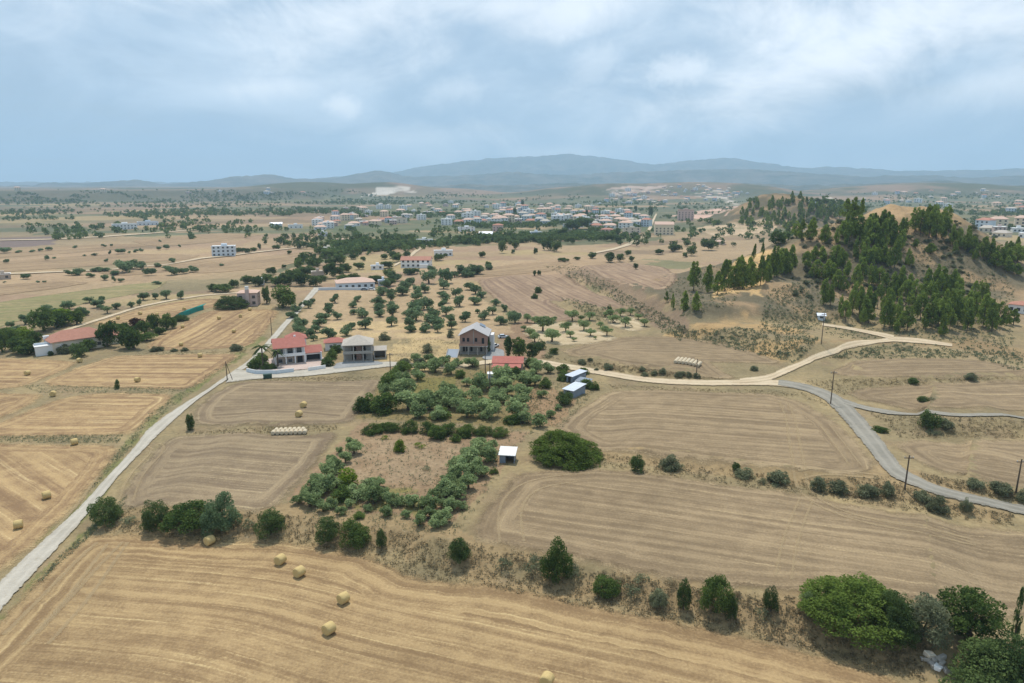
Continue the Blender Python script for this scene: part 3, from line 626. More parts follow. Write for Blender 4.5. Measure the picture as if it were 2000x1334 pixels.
L_RED = leaf_mat('leaf_dark_red', (.045, .022, .018), (.11, .05, .035))
L_PALM = leaf_mat('leaf_palm', (.035, .060, .022), (.12, .155, .06))
m_bark, t = mat('bark'); f = t.noise(t.pos(), 6, 4, .6); finish(t, t.mix(f, (.05, .038, .027), (.16, .125, .09)), .95, f, .4, .05)

def leaf_cloud(n, cl, rc, leaf, rg, up=.25, asp=.6, flat_=.5):
    """n leaf quads spread over clumps cl (k,3) with radii rc; tint per clump and leaf"""
    kk = rg.choice(len(cl), n, p=(rc**2)/(rc**2).sum())
    d_ = rg.normal(size=(n, 3)); d_[:, 2] += up; d_ /= np.linalg.norm(d_, axis=1)[:, None]
    rad = rc[kk]*(.55+.5*rg.random(n)**.6)
    P = cl[kk]+d_*rad[:, None]
    nr = d_*flat_+rg.normal(size=(n, 3))*.6; nr /= np.linalg.norm(nr, axis=1)[:, None]
    tg = np.cross(nr, rg.normal(size=(n, 3))); tg /= np.linalg.norm(tg, axis=1)[:, None]+1e-9
    bt = np.cross(nr, tg); s = leaf*(.6+.8*rg.random(n))[:, None]
    V = np.stack([P-tg*s, P-bt*s*asp, P+tg*s, P+bt*s*asp], 1).reshape(-1, 3)
    F = np.arange(n*4).reshape(-1, 4)
    ct = rg.random(len(cl)); tn = np.clip(ct[kk]*.55+rg.random(n)*.45, 0, 1)
    return V, F, np.repeat(tn, 4)
def tube(pts, rad, seg=6):
    V = []; F = []
    for i, (p_, r_) in enumerate(zip(pts, rad)):
        for j in range(seg):
            a = 2*math.pi*j/seg; V.append((p_[0]+r_*math.cos(a), p_[1]+r_*math.sin(a), p_[2]))
    for i in range(len(pts)-1):
        for j in range(seg): F.append((i*seg+j, i*seg+(j+1) % seg, (i+1)*seg+(j+1) % seg, (i+1)*seg+j))
    return V, F
def trunk_mesh(name, rg, h, r, limbs=4, spread=.25, top=.6):
    V, F = tube([(0, 0, -.06), (rg.normal()*.01, rg.normal()*.01, h*.5), (rg.normal()*.02, rg.normal()*.02, h)], [r*1.3, r, r*.75])
    for i in range(limbs):
        a = 2*math.pi*(i+rg.random()*.5)/limbs; e = spread*(.7+.6*rg.random())
        v, f = tube([(0, 0, h*.8), (math.cos(a)*e*.5, math.sin(a)*e*.5, (h+top)*.5), (math.cos(a)*e, math.sin(a)*e, top)], [r*.55, r*.4, r*.15], 5)
        F += [tuple(q+len(V) for q in ff) for ff in f]; V += v
    return mesh_np(name, V, F, None, True)
def crown_mesh(name, kind, seed):
    rg = np.random.default_rng(seed)
    if kind == 'olive':      # unit crown: diameter 1, from .12 to 1
        nl = rg.integers(3, 7); la = rg.random()*6.28+np.arange(nl)*6.28/nl+rg.normal(size=nl)*.3; lr = .10+.16*rg.random(nl); lz = .26+.44*rg.random(nl)
        lb = np.stack([np.cos(la)*lr, np.sin(la)*lr, lz], 1); k = 34; kk = rg.integers(0, nl, k); d_ = rg.normal(size=(k, 3)); d_ /= np.linalg.norm(d_, axis=1)[:, None]
        cl = lb[kk]+d_*(.06+.16*rg.random((k, 1))); cl[:, 2] = np.clip(cl[:, 2], .13, .9); rc = .10+.09*rg.random(k)
        V, F, T = leaf_cloud(1700, cl, rc, .046, rg); V[:, 2] = np.maximum(V[:, 2], .02)
    elif kind == 'grove':    # wider crown carried on a visible trunk
        k = 22; d_ = rg.normal(size=(k, 3)); d_ /= np.linalg.norm(d_, axis=1)[:, None]; rad = .4*rg.random(k)**.4
        cl = d_*rad[:, None]*np.array([1.0, 1.0, .55]); cl[:, 2] += .68; rc = .12+.07*rg.random(k)
        V, F, T = leaf_cloud(1300, cl, rc, .046, rg)
    elif kind == 'shrub':    # reaches the ground
        k = 34; a = rg.random(k)*2*math.pi; rad = .38*np.sqrt(rg.random(k)); z = rg.random(k)*.8*(1-(rad/.5)**2)+.08
        cl = np.stack([np.cos(a)*rad, np.sin(a)*rad, z], 1); rc = .12+.09*rg.random(k)
        V, F, T = leaf_cloud(2300, cl, rc, .040, rg); V[:, 2] = np.maximum(V[:, 2], 0.0)
    elif kind == 'scrub':
        k = 14; a = rg.random(k)*2*math.pi; rad = .36*np.sqrt(rg.random(k)); z = rg.random(k)*.55*(1-(rad/.5)**2)+.08
        cl = np.stack([np.cos(a)*rad, np.sin(a)*rad, z], 1); rc = .10+.10*rg.random(k)
        V, F, T = leaf_cloud(420, cl, rc, .05, rg, .5, .4); V[:, 2] = np.maximum(V[:, 2], 0.0)
    elif kind == 'tree':     # taller broadleaf
        k = 32; d_ = rg.normal(size=(k, 3)); d_ /= np.linalg.norm(d_, axis=1)[:, None]; rad = .38*rg.random(k)**.4
        cl = d_*rad[:, None]*np.array([1, 1, .95]); cl[:, 2] += .57; cl[:, :2] *= (1.15-.5*np.abs(cl[:, 2:3]-.45)); rc = .12+.08*rg.random(k); cl[:, 2] = np.maximum(cl[:, 2]-.06, .12)
        V, F, T = leaf_cloud(2200, cl, rc, .042, rg)
    elif kind == 'pine':
        k = 46; b0 = rg.uniform(.08, .3); pw = rg.uniform(.4, 1.1); z = b0+(.98-b0)*rg.random(k)**rg.uniform(.8, 1.2); a = rg.random(k)*2*math.pi; env = rg.uniform(.34, .5)*np.clip((1.04-z)/(1-b0), 0, 1)**pw*np.clip((z-b0+.08)/.2, .35, 1)
        rad = env*(.35+.65*np.sqrt(rg.random(k))); cl = np.stack([np.cos(a)*rad, np.sin(a)*rad, z], 1); rc = (.075+.075*rg.random(k))*np.clip(1.25-z*.6, .5, 1.2)
        V, F, T = leaf_cloud(2300, cl, rc, .040, rg, .5, .5); V[:, 2] = np.maximum(V[:, 2], .03)
    elif kind == 'cypress':
        k = 60; z = .03+.95*rg.random(k); a = rg.random(k)*2*math.pi; env = .42*np.clip(np.sin(np.pi*np.clip(z, .0, 1)**.75)**.6, .05, 1)*(1-.45*z)
        rad = env*rg.random(k)**.5*.7; cl = np.stack([np.cos(a)*rad, np.sin(a)*rad, z], 1); rc = .05+.03*rg.random(k)
        cl[:, 2] = np.minimum(cl[:, 2], .94); V, F, T = leaf_cloud(1500, cl, rc, .04, rg, .5, .4)
    elif kind == 'bigbush':  # one very wide mound made of many lobes
        k = 330; a = rg.random(k)*2*math.pi; rad = .47*np.sqrt(rg.random(k)); hz = (1-(rad/.52)**2)**.6*(.75+.5*vnoise(np.cos(a)*rad*7+9, np.sin(a)*rad*7, seed))
        z = hz*.86*rg.random(k)**.5; cl = np.stack([np.cos(a)*rad, np.sin(a)*rad, z], 1); rc = .045+.045*rg.random(k)
        V, F, T = leaf_cloud(30000, cl, rc, .0125, rg, .4); V[:, 2] = np.maximum(V[:, 2], 0.0)
    elif kind == 'nshrub':   # near bush, small leaves
        k = 60; a = rg.random(k)*2*math.pi; rad = .40*np.sqrt(rg.random(k)); z = rg.random(k)**.7*.84*(1-(rad/.52)**2)+.07
        cl = np.stack([np.cos(a)*rad, np.sin(a)*rad, z], 1); rc = .08+.08*rg.random(k)
        V, F, T = leaf_cloud(7500, cl, rc, .020, rg); V[:, 2] = np.maximum(V[:, 2], 0.0)
    elif kind == 'bigtree':
        k = 70; d_ = rg.normal(size=(k, 3)); d_ /= np.linalg.norm(d_, axis=1)[:, None]; rad = .40*rg.random(k)**.4
        cl = d_*rad[:, None]; cl[:, 2] += .52; cl[:, 2] = np.maximum(cl[:, 2], .1); rc = .07+.07*rg.random(k)
        V, F, T = leaf_cloud(9000, cl, rc, .019, rg); V[:, 2] = np.maximum(V[:, 2], 0.0)
    elif kind == 'far':
        k = 9; d_ = rg.normal(size=(k, 3)); d_ /= np.linalg.norm(d_, axis=1)[:, None]; cl = d_*.26; cl[:, 2] += .5; rc = .16+.08*rg.random(k)
        V, F, T = leaf_cloud(170, cl, rc, .09, rg)
    return mesh_np(name, V, F, {'tint': T})
PROTO = {}
def proto(kind, m, n):
    key = (kind, m.name)
    if key not in PROTO:
        L_ = []
        for i in range(n):
            sd_ = (abs(hash(kind)) % 1 + i*31 + len(PROTO)*101 + 5)
            cm = crown_mesh(kind+'_crown', kind, sd_); cm.materials.append(m); tm = None
            rg = np.random.default_rng(sd_+9)
            if kind in ('olive', 'tree', 'grove', 'bigtree'): tm = trunk_mesh(kind+'_trunk', rg, .34 if kind != 'grove' else .42, .045, 4, .26, .62)
            if kind == 'pine': tm = trunk_mesh('pine_trunk', rg, .8, .022, 5, .2, .55)
            if kind == 'cypress': tm = trunk_mesh('cypress_trunk', rg, .5, .06, 2, .1, .6)
            if kind in ('shrub', 'bigbush', 'nshrub'): tm = trunk_mesh('shrub_stem', rg, .2, .03, 5, .25, .45)
            if tm: tm.materials.append(m_bark)
            L_.append((cm, tm))
        PROTO[key] = L_
    return PROTO[key]
NV = {'olive': 10, 'grove': 5, 'shrub': 5, 'scrub': 5, 'tree': 5, 'pine': 14, 'cypress': 2, 'bigbush': 1, 'nshrub': 5, 'bigtree': 3, 'far': 6}
def plant_w(kind, m, name, P, w, h, label, cat, group=None, parts=True):
    cm, tm = random.choice(proto(kind, m, NV[kind])); rz = random.uniform(0, 6.28)
    if tm is None or not parts:
        o = link(name, cm); o.location = P; o.scale = (w*random.uniform(.86, 1.16), w*random.uniform(.86, 1.16), h*random.uniform(.9, 1.12)); o.rotation_euler = (0, 0, rz); return tag(o, label, cat, group)
    r_ = thing(name, label, cat, P, rz, group); r_.scale = (w*random.uniform(.86, 1.16), w*random.uniform(.86, 1.16), h*random.uniform(.9, 1.12)); r_.rotation_euler = (random.gauss(0, .04), random.gauss(0, .04), rz)
    link('crown', cm, r_); link('stem' if kind in ('shrub', 'bigbush', 'nshrub') else 'trunk', tm, r_); return r_
def plants(kind, m, name, lst, label, cat, group=None, org=(0, 0), sc=1.0, hk=.95, parts=True, shape=1.0, grow=1.0):
    """lst of (x, base y, width[, height]) in a picture crop with origin org and scale sc"""
    q = [(org[0]+a[0]/sc, org[1]+a[1]/sc, a[2]/sc, (a[3] if len(a) > 3 else a[2]*hk)/sc) for a in lst]
    P0 = atv([(a[0], a[1]) for a in q]); D = [dep(p_) for p_ in P0]
    P1 = atv([(a[0], a[1]-.36*a[2]*math.sin(d_)) for a, d_ in zip(q, D)])
    out = []
    for (x, y, w, h), p_, d_ in zip(q, P1, D):
        k_ = zc(p_)/FPX; ww = w*k_*shape*(1.0 if kind == 'bigbush' else 1.17); hh = max(math.sqrt(max((h*k_*1.08)**2-(w*k_*math.sin(d_))**2, 0))/math.cos(d_), ww*(.2 if kind == 'bigbush' else .5))
        lb, gp = label(x, y) if callable(label) else (label, group)
        out.append(plant_w(kind, m, name, (p_[0], p_[1], p_[2]-.03), ww, hh, lb, cat, gp, parts))
    return out
def one(kind, m, name, x, y, w, h, label, cat='shrub'): return plants(kind, m, name, [(x, y, w, h)], label, cat)[0]

# --- olive orchard on the slope
ORCH = [(168,410,65),(205,375,40),(110,400,30),(40,490,70),(70,440,60),(378,370,60),(555,360,50),(520,460,50),(518,405,55),(330,430,65),(330,458,55),(285,505,75),(395,500,60),(592,485,80),(110,575,85),(95,612,75),(250,560,80),(225,600,55),(325,640,90),(508,577,60),(617,575,90),(470,628,75),(185,640,75),(210,665,50),
 (720,400,75),(722,430,70),(728,478,65),(745,310,75),(815,320,70),(815,360,60),(820,405,55),(828,440,70),(825,480,70),(818,552,80),(905,310,80),(930,265,75),(965,225,60),(780,250,70),(840,200,80),(960,150,60),(1020,140,45),(1140,150,60),(1110,220,100),(1080,290,70),(1020,310,70),(1010,350,80),(1040,385,65),(1020,430,90),(1000,460,100),(950,490,70),(1010,510,100),(960,560,80),(970,600,70),(1100,420,80),(1145,490,80),(1150,560,110),(1080,600,80),(1180,600,60),
 (1210,150,50),(1215,175,45),(1255,140,40),(1310,170,50),(1250,220,100),(1225,260,80),(1215,320,60),(1240,370,70),(1215,415,60),(1245,470,80),(1280,520,70),(1290,575,60),(1320,330,70),(1350,400,80),(1375,160,80),(1395,170,50),(1475,150,90),(1445,165,50),(1578,110,55),(1440,270,80),(1475,300,70),(1525,330,60),(1465,385,80),(1395,520,70),(1405,480,50),(1545,500,70),(1490,450,35),(1610,460,60),(1635,390,50),(1700,435,50),(1670,540,75),(1760,490,70),(1785,530,85),(690,215,70)]
def orch_label(x, y):
    if x < 735: return 'round dark olive tree spaced out on the tan slope behind the red-roofed house', 'olives behind the red-roofed house'
    if x > 900: return 'dark olive tree between the brick house and the ploughed field', 'olives by the ploughed field'
    if y < 565: return 'dark olive tree in the upper orchard below the white villas', 'olives of the upper orchard'
    return 'dark olive tree in the close rows of the middle orchard', 'olives of the middle orchard'
plants('olive', L_ORCH, 'olive_tree', ORCH, orch_label, 'tree', 'olive trees of the orchard behind the houses', (560, 500), 4, 1.1, shape=1.32)
GROVE = [(95,350,50),(140,400,80),(175,440,80),(240,360,120),(310,440,120),(420,360,90),(455,400,60),(485,430,40),(560,350,90),(610,390,70),(650,415,30),(740,390,90),(605,270,80),(470,275,90),(545,270,50),(120,285,70),(770,240,60),(790,290,80),(845,240,80),(885,325,90),(925,230,60),(1035,315,70),(985,260,50),(735,240,40),(180,290,60),(330,285,50),(690,330,60)]
plants('grove', L_OLIVE, 'olive_tree', GROVE, 'spreading olive tree standing on pale bare soil of the grove', 'tree', 'olive trees on the pale soil', (1000, 560), 4, .85, shape=1.1)
one('shrub', L_DARK, 'shrub', 1190, 612, 13, 15, 'dark round bush at the top edge of the pale grove')
one('shrub', L_DARK, 'shrub', 1056, 683, 18, 19, 'dark bush below the pale grove beside tall roadside trees')
one('shrub', L_GREEN, 'shrub', 1081, 693, 15, 17, 'green bush at the edge of the stubble field near the gravel lane')
one('scrub', L_GREY, 'shrub', 1070, 700, 22, 15, 'grey bush beside the gravel lane')
one('shrub', L_DARK, 'shrub', 1052, 573, 15, 14, 'taller bush of the pair alone in the ploughed field')
one('shrub', L_DARK, 'shrub', 1044, 584, 12, 11, 'smaller bush of the pair alone in the ploughed field')
# --- garden olives between the bungalow and the plot
GARD = [(530,130,90),(550,190,100),(680,200,110),(680,150,80),(805,215,110),(970,160,100),(540,260,100),(440,330,140),(430,400,160),(270,390,100),(470,500,160),(630,490,140),(780,390,110),(790,480,160),(870,410,100),(930,300,70),(1040,350,140),(1000,410,100),(930,560,150),(1090,560,150),(1150,440,130),(1170,400,110),(1220,300,150),(1210,330,110),(1410,260,90),(1385,320,130),(1355,400,130),(1350,470,120),(1320,560,150),(1370,600,110),(1470,210,110),(1450,160,80),(1560,200,80),(1580,550,70),(1500,630,110),(1510,395,70),(1640,490,50),(560,560,120),(700,570,110),(600,430,110),(720,440,110),(880,500,130),(1010,500,120),(1100,330,100),(1120,500,110),(640,120,80),(760,140,80),(860,150,80),(1240,380,90),(1460,300,90)]
def gard_label(x, y):
    if x > 995: return 'silvery olive tree in the garden between the bungalow and the metal sheds', 'garden olives by the sheds'
    if y > 790: return 'silvery olive tree in the garden row bordering the small plot', 'garden olives bordering the plot'
    if y < 745: return 'silvery olive tree in the garden close to the lane', 'garden olives near the lane'
    return 'silvery olive tree in the middle of the bungalow garden', 'olives of the middle garden'
plants('olive', L_OLIVE, 'olive_tree', GARD, gard_label, 'tree', 'olive trees of the bungalow garden', (680, 680), 4, 1.0, shape=1.24)
GREEN = [(110,510,130),(290,520,180),(190,500,140),(330,320,150),(370,250,100),(430,185,110),(720,560,140,80),(880,240,80),(1280,600,110,80),(1200,230,90),(1310,240,90),(1420,150,80),(1540,320,90)]
plants('shrub', L_GREEN, 'shrub', GREEN, 'bright green leafy bush among the silvery garden olives', 'shrub', 'green bushes of the bungalow garden', (680, 680), 4, .9, shape=1.1)
plants('shrub', L_GREEN, 'shrub', [(1680,260,90),(1680,200,90),(1840,210,80),(1860,320,90),(1920,330,80)], 'green bush crowding round the metal sheds', 'shrub', 'bushes round the sheds', (680, 680), 4, .85)
one('shrub', L_DARK, 'shrub', 1103, 793, 34, 30, 'dark round bush in front of the lower metal shed')
one('tree', L_DARK, 'broadleaf_tree', 993, 701, 18, 48, 'tall slim dark tree behind the red bungalow', 'tree')
one('tree', L_GREEN, 'broadleaf_tree', 1013, 702, 28, 42, 'tall green tree behind the bungalow beside the slim dark one', 'tree')
one('tree', L_DARK, 'broadleaf_tree', 1041, 706, 28, 34, 'broad dark tree at the bend of the gravel lane', 'tree')
one('tree', L_DARK, 'broadleaf_tree', 950, 690, 18, 26, 'dark climbing tree against the brick house corner', 'tree')
# --- the fenced plot
PLOT = [(580,310,110),(520,370,90),(465,450,110),(390,500,130),(340,610,150),(250,710,130),(400,360,60),(470,300,60),(540,230,60),(610,660,120),(730,690,150),(690,560,100),(770,550,80),(870,690,110),(1030,710,120),(1160,720,110),(420,710,90),(490,760,70),(550,700,60),(690,730,60),(830,770,80),(975,780,60),(1115,790,90),(1075,850,90),(1225,860,110),(1270,820,110),(1310,730,110),
 (1200,640,110),(1270,640,130),(1380,650,140),(1290,560,110),(1440,580,130),(1380,490,150),(1480,480,150),(1450,400,150),(1510,300,110),(1600,370,130),(1610,310,100),(1560,480,90),(1520,260,90),(1340,420,90),(300,560,110),(170,680,80),(1330,600,100),(300,650,100),(380,590,100),(450,560,90),(560,620,100),(650,600,90),(800,640,90),(940,690,80),(1100,700,80),(350,740,90),(230,620,90),(1400,560,100),(1340,520,100),(1250,700,80),(1180,790,70),(1390,720,70),(1440,330,90),(440,400,80)]
def plot_label(x, y):
    if x > 850: return 'grey-green olive tree in the thick row beside the white-roofed shed', 'olives beside the plot shed'
    if y < 930 or x < 640: return 'grey-green olive tree in the row between the plot and the grey stubble field', 'olives along the grey field'
    return 'grey-green olive tree in the plot row above the bank', 'olives above the bank'
plants('olive', L_OLIVE, 'olive_tree', PLOT, plot_label, 'tree', 'olive trees of the small plot', (540, 810), 3.846, .98, shape=1.2)
plants('shrub', L_GREEN, 'shrub', [(490,660,130),(620,785,90,55),(1210,200,130,110),(1420,180,90),(1350,210,80),(780,130,110,60),(1630,450,60)], 'leafy green bush growing inside the small plot', 'shrub', 'green bushes of the small plot', (540, 810), 3.846, .85)
plants('nshrub', L_GREEN, 'shrub', [(728, 850, 34, 20), (765, 846, 36, 20), (800, 848, 38, 22), (838, 850, 36, 24), (872, 853, 40, 26), (910, 853, 36, 22), (945, 854, 34, 20), (978, 856, 32, 20)], 'green bush in the hedge dividing the small plot from the garden', 'shrub', 'hedge between plot and garden')
one('shrub', L_LIME, 'shrub', 678, 953, 40, 34, 'lime green bush among the olives of the small plot')
one('shrub', L_LIME, 'shrub', 780, 885, 24, 22, 'yellow-green bush alone on the bare earth of the plot')
one('scrub', L_LIME, 'shrub', 820, 878, 26, 14, 'low yellow-green weed patch in the plot')
one('scrub', L_LIME, 'shrub', 752, 860, 18, 12, 'small yellow-green weed clump by the plot edge')
one('scrub', L_GREY, 'shrub', 834, 920, 16, 12, 'low grey weed clump on bare earth of the plot')
# --- trees and bushes along the near bank
for a in [('shrub', L_DARK, 208, 1030, 56, 60, 'dark round tree at the roadside end of the bank'), ('shrub', L_DARK, 307, 1036, 42, 62, 'upright dark bush second along the bank from the road'),
          ('shrub', L_GREEN, 372, 1044, 84, 60, 'wide olive-green bush on the bank beside the greyish one'), ('shrub', L_ORCH, 434, 1046, 66, 68, 'greyish dark bush on the bank beside the wide green one'),
          ('shrub', L_DARK, 528, 1052, 54, 58, 'dark bush on the bank by the plot corner'), ('scrub', L_GREY, 487, 1038, 34, 26, 'low grey scrub between two dark bank bushes'), ('scrub', L_GREY, 252, 1026, 28, 24, 'low grey scrub between the first two bank bushes'),
          ('shrub', L_DARK, 640, 1066, 48, 54, 'dark bush below the plot, left one of the close pair'), ('shrub', L_GREEN, 692, 1072, 62, 52, 'wide green bush below the plot, right one of the close pair'),
          ('shrub', L_DARK, 746, 1074, 20, 42, 'thin upright bush below the plot'), ('shrub', L_DARK, 897, 1102, 38, 48, 'small dark tree at the lower corner of the plot'),
          ('shrub', L_GREEN, 1085, 1146, 56, 80, 'tall green tree on the bank below the large grey field'), ('scrub', L_GREY, 1045, 1126, 40, 46, 'grey shrub left of the tall green bank tree'), ('scrub', L_GREY, 1122, 1136, 32, 36, 'grey shrub right of the tall green bank tree'),
          ('shrub', L_GREEN, 1185, 1168, 52, 40, 'spreading green bush leaning down the bank'), ('scrub', L_GREY, 1252, 1142, 30, 26, 'small grey shrub at the top of the bank'), ('shrub', L_GREY, 1288, 1188, 36, 32, 'grey-green bush low on the bank'),
          ('scrub', L_GREY, 1236, 1168, 34, 32, 'rounded grey shrub beside the spreading green bush'), ('shrub', L_DARK, 1335, 1197, 30, 66, 'narrow dark upright bush on the bank'), ('shrub', L_GREEN, 1400, 1207, 60, 80, 'tall leafy green bush with a trailing skirt on the bank'),
          ('shrub', L_DARK, 1426, 1215, 26, 44, 'dark bush at the skirt of the tall leafy one'), ('shrub', L_DARK, 1505, 1200, 26, 48, 'dark bush beside the pale gap in the bank'), ('scrub', L_GREY, 1488, 1212, 26, 30, 'grey shrub under the dark bush by the pale gap'),
          ('scrub', L_GREY, 985, 1114, 36, 26, 'pale grey shrub at the top of the bank near the plot'), ('scrub', L_DRY, 1020, 1106, 24, 16, 'small dry shrub beside the pale grey one'), ('scrub', L_DRY, 1312, 1148, 26, 20, 'brown dry shrub at the top of the bank'),
          ('scrub', L_DRY, 1440, 1172, 24, 20, 'brown dry shrub behind the tall leafy bush'), ('scrub', L_GREY, 1368, 1192, 24, 22, 'grey shrub between the narrow and the tall leafy bush'), ('scrub', L_DRY, 1210, 1140, 26, 16, 'dry brown shrub above the spreading green bush'),
          ('shrub', L_OLIVE, 1580, 1198, 34, 36, 'pale grey-green bush at the edge of the great bush'), ('shrub', L_GREY, 1798, 1262, 80, 84, 'grey-olive bush at the right end of the great bush'),
          ('tree', L_GREEN, 1890, 1272, 100, 98, 'bright green leafy tree beside the cypress'), ('shrub', L_DARK, 1928, 1354, 130, 96, 'dark glossy bush below the bright green tree'), ('shrub', L_DARK, 1976, 1358, 120, 100, 'dark bush at the foot of the cypress'), ('shrub', L_DARK, 1900, 1392, 110, 60, 'dark low bush beside the rubble'),
          ('shrub', L_DARK, 1244, 924, 26, 34, 'upright dark bush on the middle bank'), ('shrub', L_GREY, 1308, 922, 38, 28, 'rounded grey-green bush on the middle bank'), ('scrub', L_GREY, 1330, 920, 20, 16, 'small shrub touching the rounded grey-green bush'),
          ('shrub', L_DARK, 1438, 921, 16, 18, 'small dark bush standing alone on the middle bank'), ('shrub', L_GREY, 1454, 937, 32, 20, 'low grey-green bush below the small dark one'), ('shrub', L_GREY, 1520, 950, 46, 30, 'wide grey-green bush at the wheel ruts'), ('scrub', L_GREY, 1490, 948, 22, 15, 'little shrub left of the wide grey-green bush'),
          ('shrub', L_GREY, 1597, 962, 26, 30, 'first bush in the row right of the wheel ruts'), ('shrub', L_GREY, 1637, 969, 32, 26, 'second bush in the row right of the wheel ruts'), ('scrub', L_DRY, 1664, 972, 20, 15, 'small dry shrub third in the row right of the wheel ruts'), ('shrub', L_GREY, 1694, 975, 36, 30, 'fourth bush in the row right of the wheel ruts'),
          ('shrub', L_GREY, 1733, 972, 24, 26, 'fifth bush in the row right of the wheel ruts'), ('shrub', L_GREY, 1802, 982, 30, 22, 'bush beside the asphalt lane below the pole'), ('shrub', L_GREY, 1832, 1005, 44, 32, 'wide grey bush below the asphalt lane'), ('shrub', L_GREY, 1886, 1002, 24, 26, 'small bush last in the row below the asphalt lane'),
          ('shrub', L_DARK, 1815, 840, 36, 42, 'dark round tree on the right terrace bank'), ('shrub', L_GREY, 1846, 838, 26, 20, 'grey bush beside the dark round terrace tree'), ('scrub', L_GREY, 1822, 852, 26, 16, 'grey scrub under the dark round terrace tree'), ('shrub', L_DARK, 1785, 751, 22, 15, 'dark bush on the upper terrace edge'), ('shrub', L_GREY, 1896, 744, 22, 16, 'pale bush on the upper terrace edge'),
          ('shrub', L_DARK, 1803, 787, 20, 14, 'dark bush inside the long terrace field'), ('scrub', L_GREY, 1820, 782, 12, 10, 'little bush touching the dark one inside the terrace field'),
          ('shrub', L_DARK, 373, 841, 17, 34, 'narrow upright bush between the two grey fields'), ('shrub', L_DARK, 229, 760, 9, 18, 'small lone bush on the grassy bank left of the road'), ('shrub', L_GREY, 1952, 966, 36, 26, 'grey bush at the field edge by the end pole'), ('shrub', L_GREY, 1905, 955, 32, 22, 'grey bush on the bank above the asphalt lane'), ('shrub', L_GREY, 1996, 982, 24, 28, 'bush at the foot of the end pole'),
          ('shrub', L_GREEN, 1718, 846, 26, 14, 'low green bush beside the asphalt lane'), ('scrub', L_DRY, 1165, 892, 26, 18, 'brown dry shrub beside the green domed bush')]:
    a = ({'shrub': 'nshrub', 'tree': 'bigtree'}.get(a[0], a[0]) if a[3] > 1000 else a[0],)+a[1:]
    one(a[0], a[1], 'shrub' if 'tree' not in a[0] else 'broadleaf_tree', *a[2:6], a[6], 'shrub' if 'tree' not in a[0] else 'tree')
one('bigbush', L_BUSH, 'shrub', 1104, 912, 122, 62, 'large bright green domed bush between the two big stubble fields')
one('bigbush', L_BUSH, 'shrub', 1664, 1250, 200, 120, 'great sprawling green bush on the bank')
one('bigbush', L_DARK, 'shrub', 1745, 1256, 100, 84, 'darker mound joined to the great sprawling bush')
one('cypress', L_DARK, 'cypress_tree', 1978, 1272, 26, 112, 'slender dark cypress beside the bright green tree', 'tree')
one('cypress', L_DARK, 'cypress_tree', 2004, 1282, 26, 104, 'dark cypress half hidden behind the slender one', 'tree')
plants('shrub', L_GREY, 'shrub', [(750,650,70),(1020,660,50),(1035,705,60,35),(1110,690,50),(1175,680,60),(1300,710,60),(1380,705,50),(1440,715,60),(1890,660,60),(545,600,60,30),(610,580,40,25),(560,612,40,25),(660,660,40,25),(1330,690,50,30)], 'low grey-green bush on the bank above the gravel lane', 'shrub', 'bushes on the gravel lane bank', (1000, 560), 4, .7)
# --- pines of the hill
PINE = [(155,600,80,150),(100,715,80,110),(170,710,60,90),(40,700,30,80),(5,660,30,60),(235,610,80,130),(290,620,80,110),(330,600,90,150),(380,590,90,170),(430,590,80,150),(480,580,80,130),(530,570,80,150),(580,540,90,170),(620,520,80,150),(660,510,80,140),(700,500,80,150),(490,430,40,80),(540,400,30,70),(350,570,80,120),(410,560,80,140),(460,550,80,140),(560,530,80,120),(640,480,70,110),
 (970,200,60,80),(1010,200,80,110),(1050,200,70,120),(1085,190,40,90),(905,190,25,40),(690,290,70,80),(730,300,60,90),(760,320,60,100),(810,320,70,110),(820,260,50,80),(890,330,70,90),(990,300,70,90),(1010,310,60,80),
 (1040,280,80,110),(1080,300,90,120),(1120,330,90,130),(1160,350,100,140),(1200,360,90,150),(1240,330,90,140),(1260,350,80,130),(1130,280,80,110),(1200,270,90,110),(1230,260,70,90),(1320,300,60,90),(1390,270,80,120),(1420,290,80,120),(1470,300,90,140),(1510,310,90,150),(1540,300,60,110),(1480,390,80,60),(1395,360,50,50),
 (870,430,80,80),(950,440,90,90),(990,460,80,90),(1120,450,80,90),(1170,450,70,90),(1275,470,70,130),(1060,420,50,60),(840,530,90,90),(900,540,90,100),(960,590,80,100),(990,600,60,80),(930,530,80,90),(880,680,80,140),(920,680,60,120),(1060,590,80,120),(1150,580,70,120),(1190,570,80,100),(975,735,35,110),
 (1040,720,70,140),(1080,730,80,150),(1120,740,90,150),(1150,740,70,120),(1215,810,80,160),(1250,800,60,130),(1230,640,70,130),(1270,640,80,150),(1310,640,80,150),(1300,770,60,130),(1300,830,70,90),(1340,680,90,140),(1390,700,90,150),(1420,760,90,150),(1450,640,80,150),(1500,640,80,150),(1530,660,90,160),(1580,660,90,160),(1620,680,80,150),(1480,780,90,140),(1520,800,90,130),(1560,810,100,150),(1600,790,90,150),(1640,760,90,150),(1670,800,80,140),(1715,680,60,130),(1720,760,80,130),(1770,800,90,150),(1820,830,90,160),(1850,800,80,140),(1900,790,70,90),(1940,790,70,80),
 (1600,340,60,90),(1640,360,70,90),(1680,380,70,90),(1720,400,70,90),(1770,410,80,90),(1810,430,80,90),(1860,440,90,90),(1910,450,90,90),(1960,440,100,90),(1840,470,80,80),(1900,490,80,80),(1960,510,70,60),(1920,400,100,70),(1360,650,80,130),(1470,700,90,130),(1550,740,90,140),(1690,720,80,120),(1800,760,80,120),(1240,730,70,120),(1180,690,60,110),(780,480,70,90),(830,430,60,80),(1010,530,70,90),(1100,520,70,90)]
